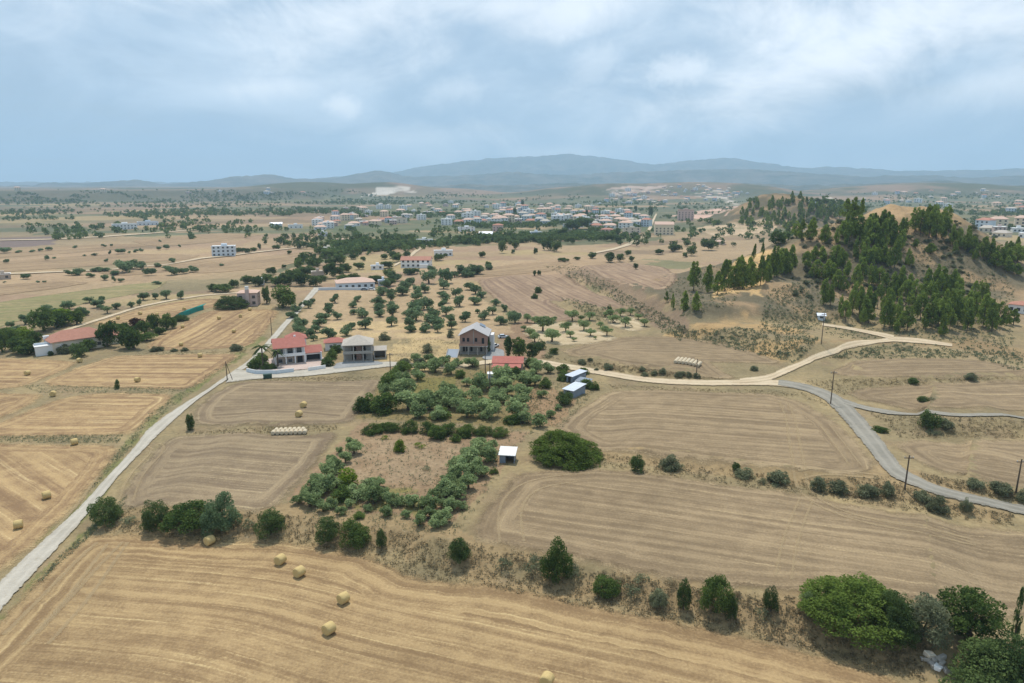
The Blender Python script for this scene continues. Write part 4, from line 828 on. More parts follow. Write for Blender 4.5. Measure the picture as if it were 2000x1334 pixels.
def pine_label(x, y):
    if x < 1560 and y > 470: return 'green pine in the dense stand above the sandy mound', 'pines above the sandy mound'
    if 1610 < x < 1690 and y < 440: return 'tall pine in the clump on the summit of the wooded hill', 'pines of the summit clump'
    if y < 480 and x < 1620: return 'pine on the left shoulder ridge of the wooded hill', 'pines of the shoulder ridge'
    if x > 1770 and y < 545: return 'pine on the ridge falling away right of the bare hill top', 'pines of the falling ridge'
    if y > 560: return 'pine in the dense wood along the foot of the hill above the dirt track', 'pines along the hill foot'
    return 'pine on the steep middle slope of the wooded hill', 'pines of the middle slope'
plants('pine', L_PINE, 'pine_tree', PINE, pine_label, 'tree', 'pines of the wooded hill', (1300, 360), 2.857, shape=.92)
q_ = atv(np.vstack([scatter_px(30, [(1640, 640), (1680, 560), (1880, 540), (1960, 620), (1950, 660), (1800, 655)], 311), scatter_px(28, [(1600, 520), (1650, 440), (1760, 450), (1780, 520), (1680, 540)], 312), scatter_px(8, [(1430, 560), (1540, 500), (1560, 530), (1460, 590)], 313), scatter_px(14, [(1780, 440), (1840, 425), (1860, 450), (1800, 465)], 315), scatter_px(10, [(1850, 500), (1900, 460), (2000, 500), (2000, 530)], 314)]))
for q in q_: h = random.uniform(5, 11); plant_w('pine', L_PINE, 'pine_tree', (q[0], q[1], q[2]-.1), h*random.uniform(.5, .7), h, 'small young pine scattered between the larger pines of the wooded hill', 'tree', 'small pines of the wooded hill')
HB = []
rg = np.random.default_rng(77)
for _ in range(190): HB.append((rg.uniform(700, 1850), rg.uniform(190, 640), rg.uniform(14, 40)))
plants('shrub', L_GREY, 'shrub', HB, 'low grey-green bush on the open slope of the wooded hill', 'shrub', 'bushes on the hill slope', (1300, 360), 2.857, .6, False)
# --- villa trees, left
VT = [(20,520,90,200),(100,500,120,150),(150,530,130,120),(220,540,150,120),(350,360,180,170),(450,330,160,120),(600,300,120,120),(840,480,150,220),(700,505,110,90),(1000,490,140,180),(1050,500,150,160),(950,420,120,120),(970,380,80,100),(1130,380,100,100),(1210,350,100,130),(1300,340,110,110),(1350,330,60,90),(1250,380,100,60),(1150,430,120,70),(270,470,110,110),(60,440,120,120),(60,470,90,80)]
plants('tree', L_GREEN, 'broadleaf_tree', VT, 'dense green garden tree round the long red-roofed villa', 'tree', 'garden trees of the villa', (0, 560), 4, shape=.98)
one('tree', L_LIME, 'broadleaf_tree', 125, 636, 46, 32, 'lime green tree behind the long red-roofed villa', 'tree')
one('tree', L_LIME, 'broadleaf_tree', 52, 672, 34, 30, 'yellow-green tree left of the white villa terrace', 'tree')
one('tree', L_RED, 'broadleaf_tree', 267, 646, 24, 22, 'dark red-leaved tree in the villa garden', 'tree')
one('shrub', L_DARK, 'shrub', 155, 699, 32, 32, 'dark blue-green bush at the end of the villa terrace')
one('shrub', L_GREY, 'shrub', 130, 692, 28, 20, 'rounded grey-green bush against the white terrace wall')
plants('olive', L_ORCH, 'olive_tree', [(370,200,90,60),(540,180,120,60),(640,230,90,80),(760,170,100,70),(800,120,60,60),(790,180,60,50),(910,180,70,60),(1025,170,50,60),(1120,110,80,70),(1090,150,50,50),(1215,100,60,60),(1300,100,80,80),(1415,100,70,75),(430,230,90,60),(200,300,90,70),(90,330,70,60),(240,270,80,60),(700,130,70,50),(500,170,60,45),(120,380,90,70)], 'dark olive tree between the vines and the white track', 'tree', 'olives above the villa', (0, 560), 4)
one('grove', L_OLIVE, 'olive_tree', 210, 613, 18, 13, 'pale olive tree beside the thin white track', 'tree')
one('shrub', L_DARK, 'shrub', 100, 695, 10, 10, 'small dark bush under the terrace wall')
plants('shrub', L_GREY, 'shrub', [(1205,510,60,40),(1440,505,50,25),(1850,505,100,30),(1250,505,60,30),(1360,508,50,20)], 'low bush on the strip between two golden fields', 'shrub', 'bushes between the golden fields', (0, 560), 4)
one('shrub', L_DARK, 'shrub', 352, 628, 26, 14, 'dark bush against the teal shade net')
one('bigbush', L_DARK, 'shrub', 452, 605, 62, 24, 'wide dark hedge in front of the pink house')
one('tree', L_DARK, 'broadleaf_tree', 521, 594, 20, 30, 'dark upright tree right of the pink house', 'tree')
one('tree', L_GREEN, 'broadleaf_tree', 553, 604, 46, 42, 'broad olive-green tree beside the road by the pink house', 'tree')
# --- scattered bushes over the left plain
PLN = [(600,880,70,50),(690,880,110,70),(780,900,60,50),(840,850,80,50),(900,850,80,50),(910,925,60,60),(1000,880,80,60),(1080,860,130,100),(1150,830,130,90),(1230,830,100,70),(1300,885,90,80),(1370,810,60,50),(1450,840,80,50),(1500,880,100,70),(1590,870,100,50),(1680,855,70,60),(1500,770,45,50),(225,915,80,60),(410,750,45,50),(60,775,40,45),(280,680,50,30),(350,675,40,30),(425,665,60,30),(655,645,40,20),(900,635,40,25),(970,630,20,30),(955,700,25,40),(1040,695,80,25),(1125,690,25,25),(1178,680,40,35),(1225,675,30,35),(1380,660,50,35),(1450,655,50,40),(925,765,35,30),(735,715,30,15),(820,712,40,15),(1390,590,25,20),(1560,635,25,30),(45,690,90,18),(160,685,50,18),(470,735,30,15),(1240,510,12,30),(1360,960,60,40),(1050,940,50,35),(990,940,40,50),(1925,800,30,30),(40,945,25,15),(390,945,30,20),(330,945,30,20)]
plants('olive', L_ORCH, 'bush', PLN, 'dark rounded bush scattered over the tan plain', 'bush', 'bushes on the tan plain', (0, 340), 4.444, parts=False, shape=1.15)
ROAD2 = [(920,520,80,50),(840,560,60,50),(700,500,60,40),(1090,545,110,70),(1160,520,90,70),(620,540,40,40),(140,610,130,70),(60,600,80,60),(230,570,70,70),(340,540,110,70),(420,560,100,90),(480,530,100,70),(520,470,80,60),(560,560,110,90),(640,560,120,110),(700,520,110,90),(760,560,130,110),(790,480,140,90),(870,560,100,80),(620,420,40,30),(660,310,40,35),(980,500,110,110),(1040,480,90,80),(1100,450,110,80),(1210,430,80,60),(1060,390,120,80),(1160,350,60,50),(1240,360,40,40),(860,330,30,30),(960,340,120,40),(1000,390,90,50),(1340,540,100,70),(1440,500,110,80),(1440,560,100,70),(1400,350,70,40),(1480,340,90,60),(1500,370,90,60),(1580,330,60,50),(1420,420,100,40),(1600,470,100,50),(1880,330,40,25),(1830,360,90,45),(380,290,60,30),(560,270,60,40),(430,270,30,50),(280,300,80,45),(330,300,60,40)]
plants('tree', L_DARK, 'broadleaf_tree', ROAD2, 'dark tree in the green belt round the village edge houses', 'tree', 'trees of the village edge', (400, 420), 4, parts=False)
CEN = [(235,550,55,45),(390,520,60,90),(490,490,50,70),(470,520,40,30),(640,525,40,45),(730,500,90,90),(790,510,80,90),(1065,560,65,45),(1195,590,80,85),(1275,585,60,60),(1330,540,50,40),(1360,580,45,40),(840,585,60,35),(880,580,30,20),(950,570,50,20),(630,690,25,40),(665,685,30,35),(285,640,50,60),(90,690,80,70),(190,680,110,70),(1390,640,45,45),(1570,530,80,45),(1690,510,100,50),(1810,540,80,80),(1940,500,110,80),(1760,550,50,35),(1000,340,170,90),(920,350,100,80),(1080,380,90,60),(840,400,80,60),(1200,430,100,60),(1260,440,60,50),(900,450,80,60),(1500,250,30,80),(1510,245,25,60),(1250,380,60,50),(1020,250,30,60),(540,170,30,60),(480,230,30,60),(1390,210,25,50)]
plants('tree', L_DARK, 'broadleaf_tree', CEN, 'dark tree dotting the reddish slope below the village', 'tree', 'trees on the slope below the village', (880, 360), 3.846, parts=False)
# --- palms
def palm(px, py, hpx, wpx, label):
    P = at(px, py); k_ = zc(P)/FPX; h = hpx*k_; w = wpx*k_; rg = np.random.default_rng(int(px))
    r_ = thing('palm_tree', label, 'palm', P, 0)
    V, F = tube([(0, 0, -.1), (.1, 0, h*.4), (.05, .1, h*.72)], [.3, .24, .22], 8); link('trunk', mesh_np('palm_trunk', V, F, None, True), r_, m_bark)
    for i in range(30):
        a = rg.random()*6.28; e = rg.uniform(-.3, 1.1); L_ = w*.5*rg.uniform(.8, 1.1); V = []; F = []; T = []
        for s_ in range(7):
            u = s_/6; r0 = L_*u*math.cos(e*(1-u*.6)); z = h*.72+L_*(u*math.sin(e)-.75*u*u)+.1; wd = .32*math.sin(math.pi*min(1, u*.9+.1))
            for sd_ in (-1, 0, 1): V.append((math.cos(a)*r0-math.sin(a)*wd*sd_, math.sin(a)*r0+math.cos(a)*wd*sd_, z-abs(sd_)*wd*.6)); T.append(rg.random())
        for s_ in range(6):
            for j in range(2): F.append((s_*3+j, s_*3+j+1, s_*3+j+4, s_*3+j+3))
        link('frond', mesh_np('frond', V, F, {'tint': T}), r_, L_PALM)
palm(514, 722, 62, 44, 'tall palm at the road corner of the white-walled garden')
palm(543, 717, 44, 30, 'slimmer palm in front of the red-roofed house')
plants('shrub', L_GREEN, 'shrub', [(500, 722, 26, 24), (520, 724, 24, 16), (512, 712, 22, 26), (534, 722, 16, 12)], 'clipped green hedge bush behind the low white garden wall', 'shrub', 'garden hedge by the road')
plants('shrub', L_GREEN, 'shrub', [(640, 716, 22, 20), (648, 702, 20, 18), (656, 690, 20, 16), (664, 680, 18, 14)], 'bright green hedge bush between the two houses', 'shrub', 'hedge between the two houses')
plants('shrub', L_GREY, 'shrub', [(752, 665, 18, 14), (835, 690, 20, 18), (880, 660, 14, 16), (790, 720, 30, 18), (820, 715, 26, 16)], 'grey-green bush on the straw-coloured slope between the houses', 'shrub', 'bushes between the houses')
# ------------------------------------------------------------------ building materials
def plain(name, c, rough=.85, var=.25, sc=1.2, metallic=0.0, spec=.3):
    m, t = mat(name); p = t.node('ShaderNodeTexCoord').outputs['Object']; f = t.noise(p, sc, 5, .65); g = t.noise(p, sc*6, 3, .6)
    k_ = t.math('MULTIPLY', t.math('MULTIPLY_ADD', f, var*2, 1-var), t.math('MULTIPLY_ADD', g, var, 1-var*.5))
    finish(t, t.scale(c, k_), rough, g, .2, .02, spec, metallic); return m
def tiles(name, c):
    m, t = mat(name); p = t.node('ShaderNodeTexCoord').outputs['Object']; x_, y_, z_ = t.sep(p)
    w = t.math('SINE', t.math('MULTIPLY', x_, 18.0)); f = t.noise(p, .9, 5, .65); g = t.noise(p, 5, 3, .6)
    k_ = t.math('MULTIPLY', t.math('MULTIPLY_ADD', f, .5, .75), t.math('MULTIPLY_ADD', g, .35, .82))
    finish(t, t.scale(c, k_), .8, w, .4, .06); return m
B_WHITE = plain('render_white', (.74, .73, .71), .9, .1); B_CREAM = plain('render_cream', (.66, .58, .46), .9, .1); B_PINK = plain('render_pink', (.55, .42, .37), .9, .12)
B_STONE = plain('stone_pinkish', (.45, .36, .29), .9, .25, 2.5); B_CONC = plain('raw_concrete', (.36, .33, .29), .9, .2); B_BRICK = plain('raw_brick', (.36, .22, .17), .9, .22, 3)
B_GREYR = plain('roof_grey_sheet', (.40, .38, .37), .7, .15); B_TANR = plain('roof_bare_concrete', (.44, .39, .33), .9, .25); B_METAL = plain('metal_sheet', (.62, .65, .70), .45, .12, 1.0, .3); B_STEEL = plain('metal_blue_grey', (.20, .24, .29), .5, .15)
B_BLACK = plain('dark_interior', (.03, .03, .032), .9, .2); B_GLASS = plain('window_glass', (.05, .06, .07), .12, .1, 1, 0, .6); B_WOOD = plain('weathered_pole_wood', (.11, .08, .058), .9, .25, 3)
T_RED = tiles('roof_tiles_red', (.40, .15, .115)); T_TERRA = tiles('roof_tiles_terracotta', (.42, .20, .14)); T_PEACH = tiles('roof_tiles_peach', (.58, .40, .31)); T_RED2 = tiles('roof_sheet_bright_red', (.44, .155, .12))
B_BLUEW = plain('render_pale_blue', (.58, .63, .67), .9, .08); B_GREEN = plain('bin_green', (.03, .07, .05), .6, .2); B_YELL = plain('render_yellow', (.68, .58, .42), .9, .1)
def prism_mesh(name, V, F):
    me = bpy.data.meshes.new(name); me.from_pydata(V, [], F); me.update(); return me
BOXF = [(0, 3, 2, 1), (4, 5, 6, 7), (0, 1, 5, 4), (1, 2, 6, 5), (2, 3, 7, 6), (3, 0, 4, 7)]
def box(par, name, x0, x1, y0, y1, z0, z1, m):
    V = [(x0, y0, z0), (x1, y0, z0), (x1, y1, z0), (x0, y1, z0), (x0, y0, z1), (x1, y0, z1), (x1, y1, z1), (x0, y1, z1)]
    return link(name, prism_mesh(name, V, BOXF), par, m)
def gable(par, name, x0, x1, y0, y1, z, h, m, axis='x', ov=.45, th=.16):
    """ridge along axis; two slabs with thickness"""
    V = []; F = []
    def slab(a, b, c_, d_):
        o = len(V); V.extend([a, b, c_, d_]); V.extend([(q[0], q[1], q[2]-th) for q in (a, b, c_, d_)])
        F.extend([(o, o+1, o+2, o+3), (o+7, o+6, o+5, o+4), (o, o+4, o+5, o+1), (o+1, o+5, o+6, o+2), (o+2, o+6, o+7, o+3), (o+3, o+7, o+4, o)])
    if axis == 'x':
        ym = (y0+y1)/2; dz = h*ov/((y1-y0)/2)
        slab((x0-ov, y0-ov, z-dz+th), (x1+ov, y0-ov, z-dz+th), (x1+ov, ym, z+h+th), (x0-ov, ym, z+h+th)); slab((x0-ov, ym+.002, z+h+th), (x1+ov, ym+.002, z+h+th), (x1+ov, y1+ov, z-dz+th), (x0-ov, y1+ov, z-dz+th))
    else:
        xm = (x0+x1)/2; dz = h*ov/((x1-x0)/2)
        slab((x0-ov, y1+ov, z-dz+th), (x0-ov, y0-ov, z-dz+th), (xm, y0-ov, z+h+th), (xm, y1+ov, z+h+th)); slab((xm+.002, y1+ov, z+h+th), (xm+.002, y0-ov, z+h+th), (x1+ov, y0-ov, z-dz+th), (x1+ov, y1+ov, z-dz+th))
    return link(name, prism_mesh(name, V, F), par, m)
def gable_wall(par, name, x0, x1, y0, y1, z, h, m, axis='x'):
    """triangular wall infill under a gable"""
    if axis == 'x': ym = (y0+y1)/2; V = [(x0, y0, z), (x0, y1, z), (x0, ym, z+h), (x1, y0, z), (x1, y1, z), (x1, ym, z+h)]
    else: xm = (x0+x1)/2; V = [(x0, y0, z), (x1, y0, z), (xm, y0, z+h), (x0, y1, z), (x1, y1, z), (xm, y1, z+h)]
    return link(name, prism_mesh(name, V, [(0, 2, 1), (3, 4, 5), (0, 1, 4, 3), (1, 2, 5, 4), (2, 0, 3, 5)]), par, m)
def hip(par, name, x0, x1, y0, y1, z, h, m, ov=.5, th=.14):
    x0 -= ov; x1 += ov; y0 -= ov; y1 += ov; w = min(x1-x0, y1-y0)/2*.98
    if x1-x0 >= y1-y0: r0 = (x0+w, (y0+y1)/2, z+h); r1 = (x1-w, (y0+y1)/2, z+h)
    else: r0 = ((x0+x1)/2, y0+w, z+h); r1 = ((x0+x1)/2, y1-w, z+h)
    V = [(x0, y0, z), (x1, y0, z), (x1, y1, z), (x0, y1, z), (x0, y0, z+th), (x1, y0, z+th), (x1, y1, z+th), (x0, y1, z+th), r0, r1]
    F = [(3, 2, 1, 0), (0, 1, 5, 4), (1, 2, 6, 5), (2, 3, 7, 6), (3, 0, 4, 7)]
    if x1-x0 >= y1-y0: F += [(4, 5, 9, 8), (5, 6, 9), (6, 7, 8, 9), (7, 4, 8)]
    else: F += [(4, 5, 8), (5, 6, 9, 8), (6, 7, 9), (7, 4, 8, 9)]
    return link(name, prism_mesh(name, V, F), par, m)
def window(par, x, z, w, h, y, m=None, side=None, name='window'):
    """window in a front wall at y (side None) or in the right side wall at x=side"""
    m = m or B_WHITE
    if side is None:
        f = box(par, name, x-w/2-.08, x+w/2+.08, y-.06, y+.05, z-.08, z+h+.08, m); box(f, 'pane', x-w/2, x+w/2, y-.065, y-.02, z, z+h, B_GLASS)
    else:
        f = box(par, name, side-.05, side+.06, y-w/2-.08, y+w/2+.08, z-.08, z+h+.08, m); box(f, 'pane', side+.02, side+.065, y-w/2, y+w/2, z, z+h, B_GLASS)
    return f
def root(name, label, cat, px, py, rz=0.0, group=None):
    P = at(px, py); az = math.atan2(P.x, P.y); o = thing(name, label, cat, P, -az+rz, group); o['_k'] = zc(P)/FPX; return o
# H1 white two-storey house with red roofs
r_ = root('white_house', 'white two-storey house with red tiled roofs and balcony beside the lane', 'house', 568, 711, RAD(4))
box(r_, 'wall', -5, 5, 1.6, 9.5, -.6, 5.9, B_WHITE); box(r_, 'stone_base', -5, 5, 1.5, 1.597, -.4, 2.7, B_STONE)
box(r_, 'balcony', -5.1, 5.1, -.1, 1.5, 2.72, 2.95, B_WHITE)
rl = box(r_, 'railing', -5.05, 5.05, -.05, .03, 2.953, 3.8, B_WHITE)
for x in (-4.8, -1.4, 1.6, 4.8): box(r_, 'pillar', x-.18, x+.18, -.02, .34, -.5, 2.718, B_WHITE); box(r_, 'pillar', x-.12, x+.12, .05, .3, 2.953, 5.6, B_WHITE)
window(r_, -3.1, 3.1, 1.8, 2.1, 1.6, name='balcony_door'); window(r_, 0.2, 3.1, 1.8, 2.1, 1.6, name='balcony_door'); window(r_, 3.2, 3.1, 1.6, 2.1, 1.6, name='balcony_door'); window(r_, -3.2, .4, 1.4, 1.3, 1.5)
window(r_, 0, .4, 1.4, 1.3, 1.5); box(r_, 'door', 2.4, 4.2, 1.4, 1.49, -.2, 2.2, B_BLACK)
window(r_, 0, 3.4, 1.2, 1.3, 5, side=5.0); window(r_, 0, .8, 1.2, 1.3, 6, side=5.0)
rf = gable(r_, 'roof', -5, 5, .2, 9.5, 5.9, 2.3, T_RED); gable_wall(r_, 'gable', -4.99, 4.99, 1.6, 9.5, 5.9, 1.85, B_WHITE)
box(rf, 'chimney', 2, 2.7, 5.6, 6.2, 7.2, 8.8, B_WHITE)
box(r_, 'rear_wall', 0, 6.5, 9.6, 15, -.6, 6.6, B_WHITE); hip(r_, 'rear_roof', 0, 6.5, 9.6, 15, 6.6, 2.0, T_RED)
box(r_, 'garage_wall', 5.1, 5.5, 1.5, 8, -.6, 3.2, B_WHITE); box(r_, 'garage_wall', 10.2, 10.6, .6, 8, -.6, 3.2, B_BLUEW); box(r_, 'garage_back', 5.5, 10.2, 7.6, 8, -.6, 3.2, B_WHITE); box(r_, 'garage_lintel', 5.5, 10.2, 1.5, 1.8, 2.4, 3.2, B_WHITE); box(r_, 'garage_shade_panel', 5.6, 10.1, 3.2, 3.3, -.3, 2.4, B_BLACK)  # black panel paints the shade inside the open garage front
gable(r_, 'garage_roof', 5.1, 10.6, 1.5, 8, 3.2, 1.7, T_RED); gable_wall(r_, 'garage_gable', 5.1, 10.58, 1.6, 7.9, 3.2, 1.55, B_BLUEW)
def wall_run(name, pts, h, th, m, label, cat='wall'):
    P = atv(pts); o = thing(name, label, cat, P[0], 0)
    for a, b in zip(P[:-1], P[1:]):
        a = a-P[0]; b = b-P[0]; d_ = b[:2]-a[:2]; L_ = np.linalg.norm(d_); n_ = np.array([-d_[1], d_[0]])/L_*th/2
        V = [(a[0]-n_[0], a[1]-n_[1], a[2]-.4), (b[0]-n_[0], b[1]-n_[1], b[2]-.4), (b[0]+n_[0], b[1]+n_[1], b[2]-.4), (a[0]+n_[0], a[1]+n_[1], a[2]-.4)]
        V += [(v[0], v[1], v[2]+.4+h) for v in V]
        w_ = link('wall_panel', prism_mesh('wall_panel', V, BOXF), o, m)
        V2 = [(v[0], v[1], v[2]+.003) for v in V[4:]]; V2 = V2+[(v[0], v[1], v[2]+.1) for v in V2]
        link('coping', prism_mesh('coping', V2, BOXF), w_, B_WHITE)
    return o
wall_run('garden_wall', [(482, 727), (500, 731), (540, 731), (574, 727)], 1.3, .3, B_BLUEW, 'low white garden wall in front of the palms')
wall_run('garden_wall', [(602, 725), (618, 723), (636, 720)], 1.2, .3, B_WHITE, 'short white wall right of the paved drive')
r_ = root('waste_container', 'dark green waste container standing at the lane edge', 'container', 523, 739)
box(r_, 'body', -1.3, 1.3, -.5, .5, .2, 1.3, B_GREEN); box(r_, 'lid', -1.35, 1.35, -.55, .55, 1.303, 1.45, B_GREEN)
for x in (-1, 1):
    for y in (-.35, .35): box(r_, 'wheel', x-.1, x+.1, y-.06, y+.06, 0, .2, B_BLACK)
# H2 unfinished concrete house
r_ = root('concrete_house', 'unfinished two-storey concrete house with open floors and bare grey roof', 'house', 700, 706, RAD(-3))
box(r_, 'floor_slab', -4.9, 4.9, -.2, 9, -.4, .12, B_CONC); box(r_, 'floor_slab', -5.1, 5.1, -.5, 9.2, 2.85, 3.1, B_CONC); box(r_, 'ceiling_slab', -5.1, 5.1, -.5, 9.2, 5.7, 5.9, B_CONC)
for z in (.123, 3.103):
    for x in (-4.75, -1.5, 1.7, 4.75): box(r_, 'column', x-.2, x+.2, -.15, .25, z, z+(2.72 if z < 1 else 2.592), B_CONC)
    box(r_, 'back_wall', -4.9, 4.9, 8.7, 9, z, z+(2.72 if z < 1 else 2.592), B_CONC)
    box(r_, 'side_wall', -4.9, -4.6, 2.4, 8.69, z, z+(2.72 if z < 1 else 2.592), B_CONC); box(r_, 'side_wall', 4.6, 4.9, 2.4, 8.69, z, z+(2.72 if z < 1 else 2.592), B_BRICK)
    box(r_, 'inner_wall', -4.59, -2.2, 2.2, 2.39, z, z+(2.72 if z < 1 else 2.592), B_CONC); box(r_, 'inner_wall', -.7, 1.1, 2.2, 2.39, z, z+(2.72 if z < 1 else 2.592), B_BRICK); box(r_, 'inner_wall', 2.6, 4.59, 2.2, 2.39, z, z+(2.72 if z < 1 else 2.592), B_CONC)
box(r_, 'parapet', -4.9, 4.9, -.4, -.25, 3.103, 3.85, B_CONC)
hip(r_, 'roof', -5.1, 5.1, -.5, 9.2, 5.903, 2.7, B_TANR, .3)
box(r_, 'annex_wall', 5.2, 9.6, 2, 2.3, -.4, .5, B_CONC); box(r_, 'annex_wall', 5.2, 5.6, 2.31, 7, -.4, 3.2, B_CONC); box(r_, 'annex_wall', 9.2, 9.6, 2.31, 7, -.4, 3.2, B_CONC); box(r_, 'annex_back', 5.61, 9.19, 6.7, 7, -.4, 3.2, B_CONC); box(r_, 'annex_column', 5.2, 5.6, 2, 2.3, .503, 3.2, B_CONC); box(r_, 'annex_column', 9.2, 9.6, 2, 2.3, .503, 3.2, B_CONC)
gable(r_, 'annex_roof', 5.2, 9.6, 2, 7, 3.203, 1.0, B_TANR, 'x', .3)
r_ = root('outbuilding', 'small white outbuilding with a red tiled roof behind the green hedge', 'house', 655, 684, 0)
box(r_, 'wall', -3.6, 3.6, 0, 5, -.4, 2.9, B_WHITE); hip(r_, 'roof', -3.6, 3.6, 0, 5, 2.9, 1.5, T_RED); window(r_, -1.5, 1, 1, 1, 0); window(r_, 1.5, 1, 1, 1, 0); box(r_, 'door', -.4, .4, -.03, .02, -.2, 2, B_WOOD)
# H3 brick house
r_ = root('brick_house', 'unfinished brick house with grey gable roof and dark open ground floor', 'house', 925, 692, RAD(-7))
box(r_, 'floor_slab', -5, 5, 0, 11, -.6, .25, B_CONC); box(r_, 'floor_slab', -5.2, 5.2, -1.3, 11.2, 3.1, 3.35, B_CONC); box(r_, 'upper_wall', -5, 5, .4, 11, 3.353, 7.0, B_BRICK)
box(r_, 'lower_wall', -5, 5, 2.0, 11, .253, 3.098, B_CONC)
for x in (-4.8, -1.8, 1.6, 4.8): box(r_, 'column', x-.18, x+.18, -1.0, -.64, -.4, 3.098, B_CONC)
box(r_, 'balcony_wall', -5.1, 5.1, -1.25, -1.1, 3.353, 4.2, B_BRICK); box(r_, 'frame_column', -.15, .15, .32, .398, 3.36, 9.0, B_CONC)
for x in (-3.6, -2.0, .9, 3.4): box(r_, 'window_opening', x-.45, x+.45, .33, .42, 4.6 if x < 2 else 3.6, 6.0, B_BLACK)
for x in (-3.8, -2.6, -1.0, 2.6): box(r_, 'window_opening', x-.4, x+.4, 1.93, 2.02, .6, 2.6, B_BLACK)
for y in (3, 7): box(r_, 'window_opening', 4.98, 5.06, y-.6, y+.6, 4.5, 5.9, B_BLACK)
gable_wall(r_, 'gable', -5, 5, .41, 10.98, 7.003, 2.3, B_BRICK, 'y'); rf = gable(r_, 'roof', -5, 5, .1, 11, 7.0, 2.5, B_GREYR, 'y', .6)
pn = prism_mesh('solar_panel', [(1.4, 8.5, 9.1), (3.4, 8.5, 8.2), (3.4, 10.4, 8.6), (1.4, 10.4, 9.5), (1.4, 8.5, 9.2), (3.4, 8.5, 8.3), (3.4, 10.4, 8.7), (1.4, 10.4, 9.6)], BOXF); link('solar_panel', pn, rf, B_STEEL)
box(r_, 'side_block', 5.25, 6.8, 5, 9.5, -.6, 6.2, B_WHITE)
ramp = prism_mesh('ramp', [(-9.3, -6, -1.4), (-5.4, -6, -1.4), (-5.4, 1, -1.4), (-9.3, 1, -1.4), (-9.3, -6, -.4), (-5.4, -6, -.4), (-5.4, 1, 1.6), (-9.3, 1, 1.6)], BOXF); link('ramp', ramp, r_, B_STEEL)
for x in (-9.55, -5.38): link('ramp_kerb', prism_mesh('ramp_kerb', [(x, -6, -1.4), (x+.22, -6, -1.4), (x+.22, 1, -1.4), (x, 1, -1.4), (x, -6, -.1), (x+.22, -6, -.1), (x+.22, 1, 1.9), (x, 1, 1.9)], BOXF), r_, B_CONC)
# H4 bungalow
r_ = root('bungalow', 'low bungalow with two bright red sheet roofs among garden trees', 'house', 990, 729, RAD(-5))
box(r_, 'wall', -4.8, 4.8, 2.6, 8.6, -.4, 2.9, B_STONE); gable(r_, 'roof', -4.8, 4.8, 2.6, 8.6, 2.9, 1.3, T_RED2); gable_wall(r_, 'gable', -4.78, 4.78, 2.65, 8.55, 2.9, 1.2, B_STONE)
for x0, x1 in ((-5, -.9), (.4, 4.6)):
    link('porch_roof', prism_mesh('porch_roof', [(x0, -.6, 2.0), (x1, -.6, 2.0), (x1, 2.1, 2.55), (x0, 2.1, 2.55), (x0, -.6, 2.1), (x1, -.6, 2.1), (x1, 2.1, 2.65), (x0, 2.1, 2.65)], BOXF), r_, T_RED2)
    for x in (x0+.15, x1-.15): box(r_, 'post', x-.07, x+.07, -.45, -.3, -.3, 2.0, B_WOOD)
window(r_, -3, 1, 1.2, 1.1, 2.6); window(r_, 3, 1, 1.2, 1.1, 2.6); box(r_, 'door', -.4, .5, 2.55, 2.62, -.2, 1.9, B_WOOD)
r_ = root('water_tank_hut', 'small white hut in front of the red bungalow', 'hut', 961, 743)
box(r_, 'wall', -1.3, 1.3, 0, 2.4, -.3, 2.0, B_BLUEW); box(r_, 'roof', -1.5, 1.5, -.2, 2.6, 2.003, 2.15, B_WHITE); box(r_, 'door', -.4, .4, -.03, .02, 0, 1.7, B_STEEL)
# sheds
def shed(px, py, rz, w, dpt, h, label, wallm, roofm, open_front=False):
    r_ = root('metal_shed', label, 'shed', px, py, rz)
    box(r_, 'wall', -w/2, w/2, dpt-.1, dpt, -.3, h+.35, wallm); box(r_, 'wall', -w/2, -w/2+.1, 0, dpt-.11, -.3, h, wallm); box(r_, 'wall', w/2-.1, w/2, 0, dpt-.11, -.3, h, wallm)
    if open_front: box(r_, 'wall', -w/2+.11, -.3, 0, .1, -.3, h-.05, wallm)
    else: box(r_, 'wall', -w/2+.11, w/2-.11, 0, .1, -.3, h-.05, wallm); box(r_, 'door', -.5, .5, -.04, -.003, -.1, 1.9, B_BLACK)
    link('roof', prism_mesh('roof', [(-w/2-.3, -.4, h), (w/2+.3, -.4, h), (w/2+.3, dpt+.3, h+.5), (-w/2-.3, dpt+.3, h+.5), (-w/2-.3, -.4, h+.1), (w/2+.3, -.4, h+.1), (w/2+.3, dpt+.3, h+.6), (-w/2-.3, dpt+.3, h+.6)], BOXF), r_, roofm)
    n_ = int(w/.5)
    for i in range(n_+1):
        x = -w/2-.25+i*(w+.5)/n_; link('roof_rib', prism_mesh('roof_rib', [(x-.03, -.4, h+.102), (x+.03, -.4, h+.102), (x+.03, dpt+.3, h+.602), (x-.03, dpt+.3, h+.602), (x-.03, -.4, h+.15), (x+.03, -.4, h+.15), (x+.03, dpt+.3, h+.65), (x-.03, dpt+.3, h+.65)], BOXF), r_, roofm)
shed(1110, 776, RAD(-32), 3.4, 6.6, 2.2, 'blue-grey metal shed with pale sheet roof behind the dark round bush', B_STEEL, B_METAL)
shed(1112, 747, RAD(-40), 2.6, 6.6, 2.1, 'narrow metal shed with pale sheet roof nearer the gravel lane', B_STEEL, B_METAL)
shed(990, 905, RAD(-8), 3.2, 3.2, 1.9, 'small shed with bright white sheet roof at the edge of the plot', B_STEEL, B_WHITE, True)
r_ = root('glazed_frame', 'low dark glazed frame between the two metal sheds', 'greenhouse', 1135, 752, RAD(-30))
